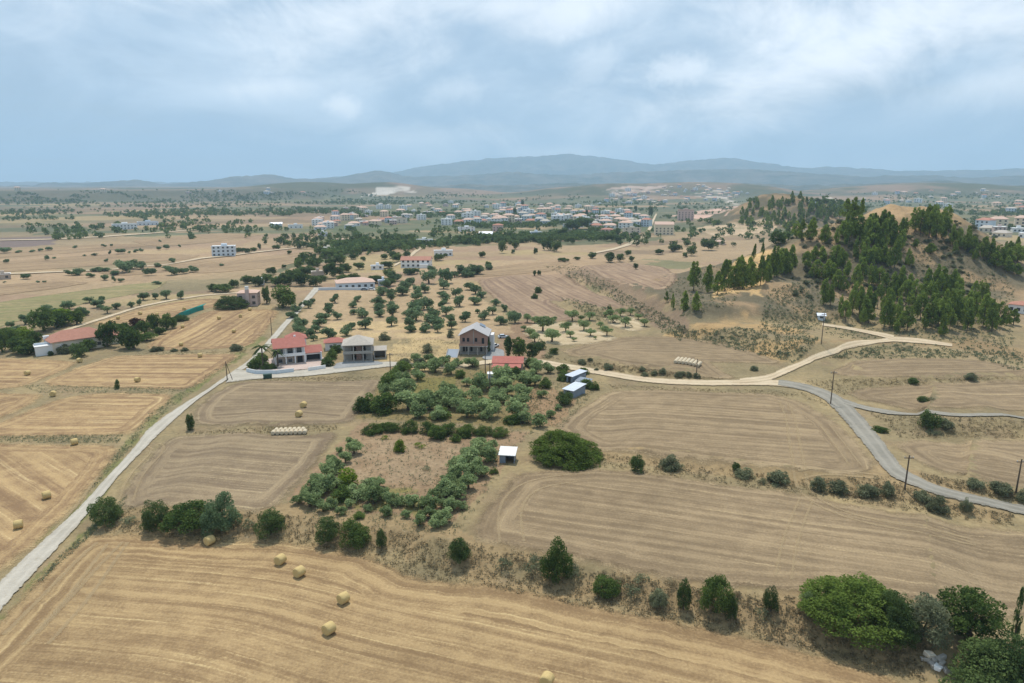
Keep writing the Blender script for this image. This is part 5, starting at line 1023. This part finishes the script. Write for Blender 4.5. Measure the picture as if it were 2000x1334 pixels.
box(r_, 'base', -2.4, 2.4, 0, 3, -.2, .9, B_CONC); link('glass_roof', prism_mesh('glass_roof', [(-2.4, 0, .9), (2.4, 0, .9), (2.4, 3, 1.6), (-2.4, 3, 1.6), (-2.4, 0, .96), (2.4, 0, .96), (2.4, 3, 1.66), (-2.4, 3, 1.66)], BOXF), r_, B_STEEL)
# H6 villa
r_ = root('villa', 'long low villa with a terracotta hipped roof half hidden by trees', 'house', 160, 684, RAD(14))
box(r_, 'wall', -9, 9, 0, 9, -.5, 4.4, B_CREAM); hip(r_, 'roof', -9, 9, 0, 9, 4.4, 3.2, T_TERRA, .8); box(r_, 'wing_wall', 9.1, 16, 3, 8, -.5, 3.4, B_CREAM); gable(r_, 'wing_roof', 9.1, 16, 3, 8, 3.4, 1.4, T_TERRA); gable_wall(r_, 'wing_gable', 9.15, 15.98, 3.05, 7.95, 3.4, 1.3, B_CREAM, 'x')
for x in (-6, -2, 2, 6): window(r_, x, 1, 1.3, 1.3, 0)
for x in (11, 14): window(r_, x, 1, 1.1, 1.2, 3.0)
r_ = root('terrace_house', 'white flat-roofed annex with long terrace wall beside the villa', 'house', 98, 693, RAD(4))
box(r_, 'wall', -4.2, 4.2, 0, 6, -.5, 3.3, B_WHITE); box(r_, 'roof', -4.4, 4.4, -.2, 6.2, 3.303, 3.55, B_WHITE); box(r_, 'parapet', -4.2, 1, 2.6, 2.9, 3.553, 4.3, B_BLUEW); box(r_, 'upper_wall', -.6, 5.6, 6.3, 9, -.3, 4.6, B_WHITE); box(r_, 'water_tank', -.9, 1.0, 6.6, 7.8, 4.603, 5.8, B_WHITE)
window(r_, 2.4, 1.0, 1.2, 1.1, 0)
# simple houses
def gen_house(name, px, py, wpx, h, dpt, wm, rk, rm, label, rz=0, win=(0, 0), roofh=1.6, cat='house', base=.6, group=None):
    r_ = root(name, label, cat, px, py, rz, group); w = wpx*r_['_k']
    box(r_, 'wall', -w/2, w/2, 0, dpt, -base, h, wm)
    if rk == 'hip': hip(r_, 'roof', -w/2, w/2, 0, dpt, h, roofh, rm)
    elif rk == 'gable': gable(r_, 'roof', -w/2, w/2, 0, dpt, h, roofh, rm); gable_wall(r_, 'gable', -w/2+.02, w/2-.02, .05, dpt-.05, h, roofh*.93, wm)
    else:
        box(r_, 'roof', -w/2-.25, w/2+.25, -.25, dpt+.25, h+.003, h+.3, rm); box(r_, 'parapet', -w/2, w/2, 0, .3, h+.303, h+.8, wm); box(r_, 'stair_room', -w*.1, w*.14, dpt*.4, dpt*.75, h+.303, h+2.2, wm)
    nx, nz = win
    for j in range(nz):
        for i in range(nx):
            window(r_, -w/2+(i+.5)*w/nx, .9+j*3.0, min(1.6, w/nx*.5), 1.5, 0, wm)
        for i in range(max(1, nx//2)):
            y = (i+.5)*dpt/max(1, nx//2); sgn = 1 if px < 1000 else -1
            if sgn > 0: window(r_, 0, .9+j*3.0, 1.2, 1.4, y, wm, side=w/2)
            else:
                f_ = box(r_, 'window', -w/2-.06, -w/2+.05, y-.7, y+.7, .8+j*3, 2.4+j*3, wm); box(f_, 'pane', -w/2-.065, -w/2-.02, y-.6, y+.6, .9+j*3, 2.3+j*3, B_GLASS)
    return r_
r_ = gen_house('pink_house', 484, 598, 36, 6.6, 9, B_PINK, 'hip', T_PEACH, 'tall dusty pink house with a white tank on its stair tower', RAD(-12), (3, 2), 1.4)
box(r_, 'tower', -.6, 1.2, -1.2, -.01, -.6, 8.6, B_PINK); box(r_, 'water_tank', -.5, 1.1, -1.1, .2, 8.603, 10.2, B_WHITE)
r_ = gen_house('long_villa', 696, 564, 72, 3.6, 13, B_BLUEW, 'hip', T_PEACH, 'wide low villa with a pale peach hipped roof above the orchard', RAD(6), (6, 1), 2.4)
wall_run('boundary_wall', [(622, 567), (660, 566), (718, 567)], 1.5, .4, B_BLUEW, 'long white boundary wall below the peach-roofed villa')
r_ = gen_house('red_roof_villa', 812, 523, 58, 5.6, 11, B_WHITE, 'gable', T_TERRA, 'white two-storey villa with long red roof above the orchard', RAD(-8), (6, 2), 2.2)
box(r_, 'porch', 3, 9.5, -3, -.01, -.5, 2.8, B_WHITE)
gen_house('white_house', 866, 500, 36, 4.2, 9, B_WHITE, 'flat', B_WHITE, 'flat white house right of the red-roofed villa', 0, (4, 1)); gen_house('white_house', 828, 479, 34, 5.4, 9, B_WHITE, 'flat', B_WHITE, 'flat white house at the top of the pale drive', 0, (4, 2))
r_ = gen_house('block_house', 437, 501, 42, 8.4, 12, B_BLUEW, 'flat', B_WHITE, 'white three-storey block alone on the tan plain', RAD(-6), (5, 3)); 
gen_house('flat_shed', 737, 527, 24, 2.6, 7, B_WHITE, 'flat', B_METAL, 'low white shed beside the dark trees by the long red-roofed villa', 0, (2, 1)); gen_house('flat_shed', 748, 558, 18, 2.8, 6, B_BLUEW, 'flat', B_METAL, 'small white shed right of the peach-roofed villa', 0, (2, 1))
gen_house('ruined_house', 622, 545, 22, 4.4, 8, B_STONE, 'flat', B_TANR, 'stone house half hidden in the dark trees', RAD(5), (3, 1)); gen_house('flat_shed', 549, 550, 13, 2.6, 5, B_WHITE, 'flat', B_WHITE, 'little white shed among dark trees left of the stone house', 0, (1, 1)); gen_house('flat_shed', 512, 557, 9, 2.4, 4, B_WHITE, 'flat', B_WHITE, 'tiny white hut in the dark tree belt', 0, (1, 1))
gen_house('apartment_house', 1297, 459, 36, 12.5, 16, B_YELL, 'gable', T_PEACH, 'cream three-storey house at the top of the village street', RAD(5), (5, 3), 3.0); gen_house('apartment_block', 1339, 431, 30, 18, 18, B_PINK, 'flat', T_TERRA, 'pink four-storey block with red balconies above the village', RAD(4), (5, 5)); 
gen_house('long_house', 245, 448, 42, 7, 14, B_WHITE, 'flat', B_WHITE, 'long white farm building on the far plain', RAD(6), (7, 2)); gen_house('long_house', 290, 440, 36, 5, 14, B_BLUEW, 'flat', B_METAL, 'long grey-roofed barn behind the white farm building', RAD(6), (5, 1))
gen_house('pump_house', 1604, 626, 13, 2.2, 3, B_BLUEW, 'gable', B_METAL, 'small white pump house at the foot of the pine hill', RAD(10), (1, 1), .7); gen_house('edge_house', 1988, 611, 34, 3.6, 8, B_WHITE, 'hip', T_TERRA, 'white house with a red roof below the pine hill', RAD(-10), (3, 1))
gen_house('edge_house', 6, 546, 26, 3.2, 8, B_STONE, 'flat', B_WHITE, 'low building with a white roof by the thin far track', 0, (2, 1)); gen_house('peach_house', 1406, 478, 20, 3, 9, B_PINK, 'hip', T_PEACH, 'low house with a peach roof between the grove and the hill', 0, (2, 1))
for a in [(632, 462, 16, 4.5, 'flat', B_WHITE, B_WHITE, 'white house with a dark doorway by the reddish field'), (665, 478, 20, 5, 'hip', B_CREAM, T_PEACH, 'cream villa among dark cypress trees'), (578, 446, 26, 4.5, 'flat', B_WHITE, B_METAL, 'low pale building beside the white gabled barn'), (540, 444, 22, 5, 'gable', B_BLUEW, B_METAL, 'white gabled barn at the edge of the plain'),
          (650, 442, 20, 5, 'hip', B_PINK, T_PEACH, 'pinkish house left of the bare reddish field'), (780, 436, 28, 8, 'flat', B_CREAM, T_PEACH, 'two-storey cream house above the groves'), (722, 440, 24, 4, 'hip', B_PINK, T_TERRA, 'low house with a dark red roof above the bare field'), (640, 492, 24, 3.5, 'flat', B_CREAM, B_WHITE, 'pale flat house below the dark trees'),
          (972, 452, 20, 8, 'hip', B_PINK, T_TERRA, 'red house standing alone in the green grove'), (912, 452, 32, 5, 'flat', B_WHITE, B_WHITE, 'long white house left of the red house'), (948, 461, 26, 3, 'gable', B_WHITE, B_METAL, 'low white greenhouse shed beside the grove'), (1048, 464, 22, 6, 'flat', B_BLUEW, B_WHITE, 'pale block at the right end of the grove'),
          (1185, 458, 24, 6, 'hip', B_PINK, T_TERRA, 'pinkish house with a dark roof near the village street'), (1235, 455, 34, 6, 'flat', B_CREAM, B_TANR, 'wide pale house at the foot of the village street'), (1245, 442, 30, 7, 'hip', B_YELL, T_PEACH, 'cream house left of the village street'), (1108, 448, 18, 7, 'flat', B_WHITE, T_PEACH, 'white house with a peach roof behind a big dark tree')]:
    gen_house('village_house', a[0], a[1], a[2], a[3], 10, a[5], a[4], a[6], a[7], random.uniform(-.2, .2), (3, 2 if a[3] > 4.8 else 1), 1.8)
# distant town: every house an object, shared prototype meshes of two or three materials
def town_proto(i):
    rg = np.random.default_rng(900+i); w, d_, h = rg.uniform(10, 17), rg.uniform(9, 13), rg.choice([3.6, 6.4, 6.6, 9.4]); V = []; F = []; M = []
    def bx(x0, x1, y0, y1, z0, z1, mi):
        o = len(V); V.extend([(x0, y0, z0), (x1, y0, z0), (x1, y1, z0), (x0, y1, z0), (x0, y0, z1), (x1, y0, z1), (x1, y1, z1), (x0, y1, z1)])
        F.extend([tuple(q+o for q in f) for f in BOXF]); M.extend([mi]*6)
    bx(-w/2, w/2, 0, d_, -1.5, h, 0)
    if i % 3 == 0: bx(-w/2-.3, w/2+.3, -.3, d_+.3, h+.003, h+.3, 1); bx(-1.5, 1.5, d_*.4, d_*.7, h+.303, h+2.4, 0)
    else:
        o = len(V); V.extend([(-w/2-.5, -.5, h+.003), (w/2+.5, -.5, h+.003), (w/2+.5, d_+.5, h+.003), (-w/2-.5, d_+.5, h+.003), (-w/4, d_/2, h+2.2), (w/4, d_/2, h+2.2)])
        F.extend([(o, o+1, o+5, o+4), (o+1, o+2, o+5), (o+2, o+3, o+4, o+5), (o+3, o, o+4), (o+3, o+2, o+1, o)]); M.extend([1]*5)
    for f_ in range(max(1, int(h/3))):
        for k_ in range(3): x = -w/2+(k_+.5)*w/3; bx(x-.8, x+.8, -.06, .02, .9+f_*3, 2.4+f_*3, 2)
    me = prism_mesh('town_house', V, F); wm = [B_WHITE, B_WHITE, B_CREAM, B_PINK, B_BLUEW, B_YELL][i % 6]; rm = B_WHITE if i % 3 == 0 else [T_TERRA, T_PEACH, B_TANR, T_PEACH][i % 4]
    for q in (wm, rm, B_GLASS): me.materials.append(q)
    me.polygons.foreach_set('material_index', M); return me
TP = [town_proto(i) for i in range(12)]
def town(n, poly, seed, label, group, sc=1.0, mind=9):
    for q in atv(scatter_px(n, poly, seed, mind)):
        if math.hypot(q[0], q[1]) < 850: continue
        o = link('town_house', random.choice(TP)); o.location = (q[0], q[1], q[2]); o.rotation_euler = (0, 0, -math.atan2(q[0], q[1])+random.uniform(-.5, .5)); o.scale = [sc*random.uniform(.85, 1.15)]*3; tag(o, label, 'house', group)
town(122, [(860, 440), (900, 412), (980, 398), (1130, 405), (1250, 420), (1270, 445), (1180, 448), (1050, 440)], 3, 'small pale house in the heart of the far village', 'houses of the far village', 1.1)
town(56, [(600, 452), (640, 415), (760, 398), (900, 396), (900, 412), (820, 432), (700, 448)], 4, 'small pale house among groves left of the far village', 'houses among the groves', 1.0)
town(74, [(1170, 400), (1200, 374), (1320, 362), (1420, 368), (1480, 382), (1420, 392), (1300, 398)], 6, 'tiny white house on the far hillside town', 'houses of the hillside town', 1.15, 6)
town(30, [(1580, 400), (1760, 372), (1900, 366), (2000, 380), (2000, 420), (1900, 410), (1700, 405)], 7, 'tiny pale house in the far valley right of the pine hill', 'houses of the far right valley', 1.25, 8)
town(12, [(1860, 455), (2010, 440), (2010, 475), (1900, 470)], 8, 'pale building in the near valley behind the pine hill', 'buildings behind the pine hill', 1.3, 9)
town(8, [(20, 372), (600, 368), (600, 380), (20, 376)], 9, 'tiny white house on the rim of the far plateau', 'houses on the plateau rim', 1.4, 10)
# ------------------------------------------------------------------ far trees: the larger ones singly, the rest as one mass
FAR_REG = [([(560, 540), (640, 460), (860, 400), (1000, 395), (1260, 415), (1290, 460), (1200, 475), (1000, 480), (880, 475), (700, 505)], 420), ([(1200, 480), (1330, 430), (1560, 440), (1540, 480), (1360, 490)], 120), ([(880, 470), (1060, 462), (1060, 477), (890, 480)], 60),
           ([(100, 468), (120, 445), (210, 445), (205, 470)], 34), ([(305, 455), (320, 432), (410, 430), (415, 450)], 40), ([(480, 470), (620, 455), (700, 470), (690, 495), (560, 485)], 70), ([(0, 425), (60, 400), (200, 400), (230, 412), (60, 430)], 60), ([(220, 415), (420, 398), (560, 402), (520, 416), (330, 420)], 60)]
q_ = np.vstack([scatter_px(n, p_, 50+i) for i, (p_, n) in enumerate(FAR_REG)]); Pf = atv(q_); Pf = Pf[np.argsort(np.hypot(Pf[:, 0], Pf[:, 1]))]
for q in Pf[:280]:
    w = random.uniform(5, 9.5); plant_w('far', L_DARK, 'grove_tree', tuple(q), w, w*random.uniform(.75, 1.1), 'dark tree in the groves round the far village', 'tree', 'trees of the far groves', False)
def clumped(P, sc_, thr, seed): return P[fbm(P[:, 0]/sc_, P[:, 1]/sc_, seed) > thr]
def mass(name, P, sizes, hk, m, label, seed, n=26, leaf=.16):
    rg = np.random.default_rng(seed); N_ = len(P); d_ = rg.normal(size=(N_, n, 3)); d_[:, :, 2] += .3; d_ /= np.linalg.norm(d_, axis=2)[:, :, None]
    s_ = np.asarray(sizes)[:, None, None]; c_ = P[:, None, :]+d_*s_*.42*np.array([1, 1, hk])*(.6+.4*rg.random((N_, n, 1))); c_[:, :, 2] += s_[:, :, 0]*.42*hk
    nr = d_*.6+rg.normal(size=d_.shape)*.5; nr /= np.linalg.norm(nr, axis=2)[:, :, None]; tg = np.cross(nr, rg.normal(size=d_.shape)); tg /= np.linalg.norm(tg, axis=2)[:, :, None]+1e-9; bt = np.cross(nr, tg); L_ = s_*leaf*(.6+.8*rg.random((N_, n, 1)))
    V = np.stack([c_-tg*L_, c_-bt*L_*.7, c_+tg*L_, c_+bt*L_*.7], 2).reshape(-1, 3); T = np.repeat(np.clip(rg.random((N_, 1))*.6+rg.random((N_, n))*.4, 0, 1).ravel(), 4)
    me = mesh_np(name, V, np.arange(len(V)).reshape(-1, 4), {'tint': T}); return tag(link(name, me, None, m), label, 'vegetation' if 0 else None, kind='stuff')
P2 = Pf[280:]; q3 = np.vstack([scatter_px(n, p_, 150+i) for i, (p_, n) in enumerate([([(0, 430), (0, 376), (620, 372), (900, 380), (900, 405), (560, 425)], 2600), ([(600, 398), (700, 378), (1150, 385), (1300, 395), (1300, 412), (900, 400)], 900), ([(1560, 420), (1600, 380), (2010, 378), (2010, 470), (1850, 450), (1700, 420)], 1100), ([(1280, 430), (1330, 395), (1480, 390), (1450, 405), (1400, 440)], 260), ([(640, 500), (700, 420), (1000, 405), (1250, 425), (1260, 465), (900, 478)], 2600), ([(0, 440), (300, 420), (620, 415), (620, 450), (300, 470), (0, 470)], 260)])])
P2 = np.vstack([P2, clumped(atv(np.vstack([q3, q3+RNG.normal(size=q3.shape)*3])), 150, .5, 91)]); mass('far_woodland', P2, RNG.uniform(5, 10, len(P2)), .8, L_DARK, 'scattered trees and scrub over the far plain and slopes', 61)
# pines of the hill behind
q_ = atv(np.vstack([scatter_px(72, [(1440, 440), (1440, 415), (1490, 398), (1560, 388), (1610, 410), (1620, 440), (1540, 448)], 71), scatter_px(16, [(1560, 400), (1640, 420), (1610, 440)], 72)]))
for q in q_: h = random.uniform(8, 13); plant_w('pine', L_PINE, 'pine_tree', (q[0], q[1], q[2]-.1), h*.75, h, 'pine on the smaller wooded hill behind', 'tree', 'pines of the hill behind', False)
# ------------------------------------------------------------------ round bales
m_bale, t = mat('straw_bale'); p = t.node('ShaderNodeTexCoord').outputs['Object']; f = t.noise(p, 5, 5, .7); g = t.noise(t.vmath('MULTIPLY', p, (1.5, 22., 22.)), 1.0, 3, .6)
finish(t, t.scale(t.mix(f, lin(184, 158, 104), lin(206, 182, 130)), t.math('MULTIPLY_ADD', g, .5, .72)), .95, g, .5, .04)
m_wrap, t = mat('net_wrapped_bale'); p = t.node('ShaderNodeTexCoord').outputs['Object']; f = t.noise(p, 4, 5, .7); finish(t, t.scale(t.mix(f, lin(172, 154, 126), lin(212, 198, 172)), t.math('MULTIPLY_ADD', f, .3, .85)), .9, f, .4, .03)
def bale_mesh(name, m, seed):
    rg = np.random.default_rng(seed); V = []; F = []; n = 22
    prof = [(-.5, .0), (-.505, .2), (-.5, .42), (-.47, .49), (-.25, .505), (0, .51), (.25, .505), (.47, .49), (.5, .42), (.505, .2), (.5, .0)]
    for (x, r0) in prof:
        for j in range(n): a = 2*math.pi*j/n; q = r0*(1+rg.normal()*.008); V.append((x, q*math.cos(a), .5+q*math.sin(a)*(.97)))
    for i in range(len(prof)-1):
        for j in range(n): F.append((i*n+j, i*n+(j+1) % n, (i+1)*n+(j+1) % n, (i+1)*n+j))
    me = mesh_np(name, V, F, None, True); me.materials.append(m); return me
BM = [bale_mesh('straw_bale', m_bale, i) for i in range(3)]; WM = [bale_mesh('wrapped_bale', m_wrap, 10+i) for i in range(2)]
def bale(px, py, label, group=None, dia=1.55, ln=1.35, yaw=None, ms=BM, P=None, name='straw_bale'):
    P = at(px, py-3) if P is None else P
    o = link(name, random.choice(ms)); o.location = (P[0], P[1], P[2]+.06); o.scale = (ln, dia, dia); o.rotation_euler = (0, 0, random.uniform(0, 3.1) if yaw is None else yaw); return tag(o, label, 'bale', group)
for x, y in [(548, 1105), (585, 1129), (671, 1181), (643, 1241), (1068, 1342)]: bale(x, y, 'round straw bale out on the golden stubble field', 'bales on the near golden field', 1.6, 1.4, RAD(50)+random.uniform(-.3, .3))
bale(410, 1067, 'round straw bale at the foot of the greyish bank bush', None, 1.6, 1.4, RAD(60))
for x, y in [(37, 1035), (92, 977), (146, 872)]: bale(x, y, 'round straw bale in the golden field left of the lane', 'bales left of the lane', yaw=RAD(30)+random.uniform(-.3, .3))
for x, y in [(104, 777), (269, 749), (54, 736), (156, 711), (391, 701)]: bale(x, y, 'round straw bale on the golden fields below the villa', 'bales below the villa')
for x, y in [(354, 679), (357, 644), (428, 627), (457, 653), (470, 623), (488, 610)]: bale(x, y, 'round straw bale on the golden field by the pink house', 'bales by the pink house')
for x, y in [(274, 618), (231, 627), (360, 609), (307, 620)]: bale(x, y, 'round straw bale on the golden strip by the white track', 'bales by the white track')
bale(593, 799, 'straw bale in the grey field, the one nearer the side lane', None, 1.6, 1.4, RAD(80)); bale(584, 817, 'straw bale in the grey field, the one nearer the bale row', None, 1.6, 1.4, RAD(75))
A_ = at(530, 849); B_ = at(600, 847); dr = (B_-A_); L_ = dr.length; dr = dr/L_; nn = 8
for j in range(2):
    for i in range(nn-j):
        q = A_+dr*(L_/nn*(i+.5+j*.3))+Vector((-dr.y, dr.x, 0))*(1.6*j); q.z = float(Hq(q.x, q.y)); bale(0, 0, 'round straw bale set in the tight row between the grey fields', 'row of stored bales', L_/nn*.98, 1.5, math.atan2(dr.y, dr.x)+math.pi/2, WM, q)
A_ = at(1316, 709); B_ = at(1366, 718); dr = (B_-A_); L_ = dr.length; dr = dr/L_
for j in range(3):
    for i in range(7):
        q = A_+dr*(L_/7*(i+.5))+Vector((-dr.y, dr.x, 0))*(2.0*j); q.z = float(Hq(q.x, q.y)); bale(0, 0, 'pale net-wrapped bale packed in the block beside the gravel lane', 'block of pale wrapped bales', L_/7*.98, 1.9, math.atan2(dr.y, dr.x)+math.pi/2, WM, q, 'wrapped_bale')
# ------------------------------------------------------------------ parked cars
def car(px, py, rz, m, label):
    P = at(px, py); r_ = thing('parked_car', label, 'car', (P.x, P.y, P.z+.08), rz)
    b_ = link('body', prism_mesh('car_body', [(-2.1, -.85, .3), (2.1, -.85, .3), (2.1, .85, .3), (-2.1, .85, .3), (-2.05, -.82, .85), (2.0, -.82, .78), (2.0, .82, .78), (-2.05, .82, .85)], BOXF), r_, m)
    link('window', prism_mesh('car_window', [(-1.7, -.76, .853), (1.0, -.76, .80), (1.0, .76, .80), (-1.7, .76, .853), (-1.3, -.64, 1.38), (.35, -.64, 1.38), (.35, .64, 1.38), (-1.3, .64, 1.38)], BOXF), r_, B_GLASS); box(r_, 'roof', -1.28, .33, -.63, .63, 1.383, 1.43, m)
    for x in (-1.35, 1.3):
        for y in (-.86, .74):
            V = [(x+.32*math.cos(a), y+yy, .32+.32*math.sin(a)) for yy in (0, .12) for a in [2*math.pi*i/12 for i in range(12)]]
            link('wheel', prism_mesh('wheel', V, [tuple(range(11, -1, -1)), tuple(range(12, 24))]+[(i, (i+1) % 12, 12+(i+1) % 12, 12+i) for i in range(12)]), r_, B_BLACK)
car(983, 660, RAD(15), B_BLUEW, 'pale car parked on the brown earth right of the brick house'); car(966, 678, RAD(60), B_WHITE, 'white car parked beside the brick house'); car(712, 567, RAD(5), B_STEEL, 'dark car parked outside the wall of the peach-roofed villa'); car(726, 567, RAD(-4), B_WHITE, 'white car parked at the end of the long white wall')
# ------------------------------------------------------------------ power poles
def pole(px, py, hpx, label, arm=True, brace=False):
    P = at(px, py); h = hpx*zc(P)/FPX/math.cos(dep(P)); r_ = thing('power_pole', label, 'pole', P, 0)
    V, F = tube([(0, 0, -.4), (0, 0, h*.5), (0, 0, h)], [.17, .14, .11], 8); link('post', mesh_np('pole_post', V, F, None, True), r_, B_WOOD)
    if arm:
        c_ = box(r_, 'crossarm', -.9, .9, -.07, .07, h-.6, h-.45, B_WOOD)
        for x in (-.8, 0.3, .8): V, F = tube([(x, 0, h-.448), (x, 0, h-.3), (x, 0, h-.2)], [.05, .07, .03], 6); link('insulator', mesh_np('insulator', V, F), c_, B_WHITE)
    if brace: V, F = tube([(1.9, -.3, -.3), (.95, -.15, h*.45), (.05, 0, h*.93)], [.12, .11, .1], 6); link('brace', mesh_np('pole_brace', V, F, None, True), r_, B_WOOD)
for a in [(1622, 790, 65, 'power pole where the gravel lane turns to asphalt'), (1767, 956, 66, 'power pole beside the asphalt lane above the bank bushes'), (1984, 963, 66, 'power pole at the edge of the right stubble field'), (1604, 672, 60, 'power pole below the white pump house'), (948, 738, 62, 'power pole in front of the brick house'), (763, 736, 46, 'power pole beside the side lane near the concrete house'), (957, 770, 60, 'power pole inside the bungalow garden')]: pole(*a[:3], a[3])
pole(444, 742, 36, 'leaning braced power pole beside the pale lane', False, True); pole(531, 655, 34, 'thin power pole beside the lane above the white house', False); pole(1360, 735, 34, 'short pole beside the gravel lane below the wrapped bales', False)
# teal shade net
r_ = thing('shade_net', 'teal shade net stretched over a long low frame by the golden field', 'net', at(344, 624), 0); m_net = plain('net_teal', (.02, .24, .20), .8, .2)
P = atv([(344, 625), (358, 619), (372, 614), (385, 609), (398, 605)])-np.array(at(344, 624))
for a, b in zip(P[:-1], P[1:]):
    V = [(a[0], a[1], a[2]+.1), (b[0], b[1], b[2]+.1), (b[0], b[1], b[2]+2.2), (a[0], a[1], a[2]+2.2), (a[0], a[1]+4, a[2]+2.6), (b[0], b[1]+4, b[2]+2.6)]; V += [(v[0], v[1]+.05, v[2]-.03) for v in V]
    link('net_panel', prism_mesh('net_panel', V, [(0, 1, 2, 3), (3, 2, 5, 4), (7, 6, 9, 8), (8, 9, 10, 11)]), r_, m_net)
for a in P: V, F = tube([(a[0], a[1]-.06, a[2]-.2), (a[0], a[1]-.06, a[2]+2.3)], [.06, .06], 6); link('post', mesh_np('net_post', V, F), r_, B_WOOD)
# rubble at the bank foot
def rock(px, py, sx_, sy_, sz_, m, label, rz, tilt=0):
    rg = np.random.default_rng(int(px*7+py)); P = at(px, py); V = np.array([(x, y, z) for z in (-.5, .5) for x, y in ((-.5, -.5), (.5, -.5), (.5, .5), (-.5, .5))])+rg.normal(size=(8, 3))*.09
    me = prism_mesh('stone', [tuple(v*np.array([sx_, sy_, sz_])) for v in V], [(3, 2, 1, 0), (4, 5, 6, 7), (0, 1, 5, 4), (1, 2, 6, 5), (2, 3, 7, 6), (3, 0, 4, 7)]); o = link('dumped_stone', me, None, m); o.location = (P.x, P.y, P.z+sz_*.4); o.rotation_euler = (tilt, tilt*.6, rz)
    b = o.modifiers.new('bevel', 'BEVEL'); b.width = .12; b.segments = 2; return tag(o, label, 'stone', 'stones dumped below the bank' if 'grey' in label else None)
rock(1815, 1283, 1.2, 1.0, .8, B_CREAM, 'pale yellowish stone block at the top of the dumped heap', .3, .1); rock(1832, 1307, 1.2, .8, .6, B_WHITE, 'white stone slab in the dumped heap', .8, .15)
for i, (x, y) in enumerate([(1824, 1292), (1840, 1298), (1846, 1310), (1856, 1316), (1806, 1290), (1838, 1288), (1864, 1326), (1820, 1300)]): rock(x, y, .8+.3*(i % 3), .6, .5, B_CONC, 'grey broken concrete lump dumped below the bank', i*.7, .2)
# ------------------------------------------------------------------ dry tufts and scrub over banks, verges and hill
def tuft_field(regs, seed, m, name, label, n=9, size=(.5, 1.1), hk=.6, leaf=.13):
    q = np.vstack([scatter_px(k_, p_, seed+i) for i, (p_, k_) in enumerate(regs)]); P = atv(q)
    for rd in ROADS:
        k_ = inside(P[:, 0], P[:, 1], rd) | (poly_dist(P[:, 0], P[:, 1], rd, True)[0] < .7); P = P[~k_]
    return mass(name, P, np.random.default_rng(seed).uniform(*size, len(P)), hk, m, label, seed, n, leaf)
BANKR = [(190, 1040), (540, 1056), (700, 1086), (790, 1128), (960, 1146), (1160, 1190), (1500, 1252), (1800, 1335), (1830, 1260), (1560, 1170), (1380, 1155), (1100, 1100), (985, 1072), (890, 1056), (540, 1005), (240, 990)]
tuft_field([(BANKR, 3200), ([(1170, 885), (1560, 938), (1740, 932), (1980, 1005), (1980, 1030), (1560, 965), (1180, 915)], 1300), ([(1770, 950), (1800, 925), (2000, 962), (2000, 990), (1880, 968)], 500), ([(1690, 800), (2000, 812), (2000, 856), (1760, 858)], 700), ([(1560, 745), (1640, 742), (2000, 738), (1700, 756), (1640, 775)], 400), ([(1080, 700), (1200, 712), (1420, 742), (1400, 746), (1200, 726)], 500)], 401, L_DRY, 'dry_grass', 'tufts of dry grass and thistle on the field banks', 8, (.5, 1.2), .55)
tuft_field([([(1480, 650), (1500, 570), (1570, 545), (1590, 600), (1580, 655)], 700), ([(1060, 520), (1130, 520), (1340, 640), (1330, 668), (1240, 612), (1140, 555)], 900), ([(1280, 650), (1440, 640), (1600, 660), (1560, 712), (1400, 675)], 800), ([(1560, 640), (1600, 440), (1860, 430), (1980, 560), (1980, 700), (1760, 690)], 3600), ([(1600, 700), (1700, 678), (2000, 690), (2000, 730), (1900, 700), (1660, 702)], 500), ([(1080, 575), (1180, 600), (1240, 640), (1160, 625)], 250), ([(1290, 560), (1380, 520), (1480, 520), (1430, 600), (1330, 620)], 500)], 421, L_GREY, 'dry_scrub', 'low grey scrub over the hill slopes and banks', 10, (.7, 1.9), .6, .15)
tuft_field([([(180, 1000), (260, 870), (330, 800), (470, 700), (500, 660), (440, 710), (300, 800), (240, 870), (150, 990), (10, 1120)], 1500), ([(0, 852), (240, 850), (230, 866), (0, 864)], 500), ([(30, 752), (370, 758), (340, 770), (80, 768)], 500), ([(60, 1155), (245, 985), (250, 965), (120, 1085)], 350)], 441, L_GREY, 'verge_grass', 'green-grey grass along the lane verges and field banks', 7, (.4, .9), .5)
tuft_field([([(590, 1010), (700, 838), (1030, 852), (890, 1050)], 1500), ([(700, 825), (745, 735), (960, 715), (1060, 750), (1050, 850)], 1600), ([(1000, 830), (1050, 750), (1180, 745), (1100, 835)], 900)], 461, L_GREY, 'weeds', 'dry weeds covering the plot and the garden', 7, (.4, 1.0), .55)
tuft_field([([(270, 690), (480, 684), (480, 692), (280, 694)], 260), ([(340, 848), (520, 834), (660, 832), (660, 842), (520, 848)], 420), ([(740, 735), (700, 745), (500, 744), (560, 738)], 300), ([(740, 705), (790, 660), (900, 660), (900, 712)], 500), ([(1190, 752), (1560, 765), (1640, 790), (1690, 840), (1650, 805), (1560, 775), (1200, 760)], 500)], 481, L_DRY, 'straw_grass', 'straw-coloured grass between the fields', 7, (.4, .9), .5)
# ------------------------------------------------------------------ the air
hz = bpy.data.materials.new('haze'); hz.use_nodes = True; hz.node_tree.nodes.clear(); t = NT(hz.node_tree)
v = t.node('ShaderNodeVolumePrincipled'); v.inputs['Color'].default_value = (.56, .79, 1.0, 1); v.inputs['Density'].default_value = 1.0e-4; v.inputs['Anisotropy'].default_value = 0.1
o_ = t.node('ShaderNodeOutputMaterial'); t.l.new(v.outputs[0], o_.inputs['Volume'])
try: hz.cycles.homogeneous_volume = True
except Exception: pass
zb = float(min(GZ.min(), -13)-2)
o = link('haze', prism_mesh('haze', [(x, y, z) for z in (zb, 900) for x, y in ((-16500, -16500), (16500, -16500), (16500, 16500), (-16500, 16500))], BOXF), None, hz); tag(o, 'thin bluish air over the whole valley', kind='stuff')
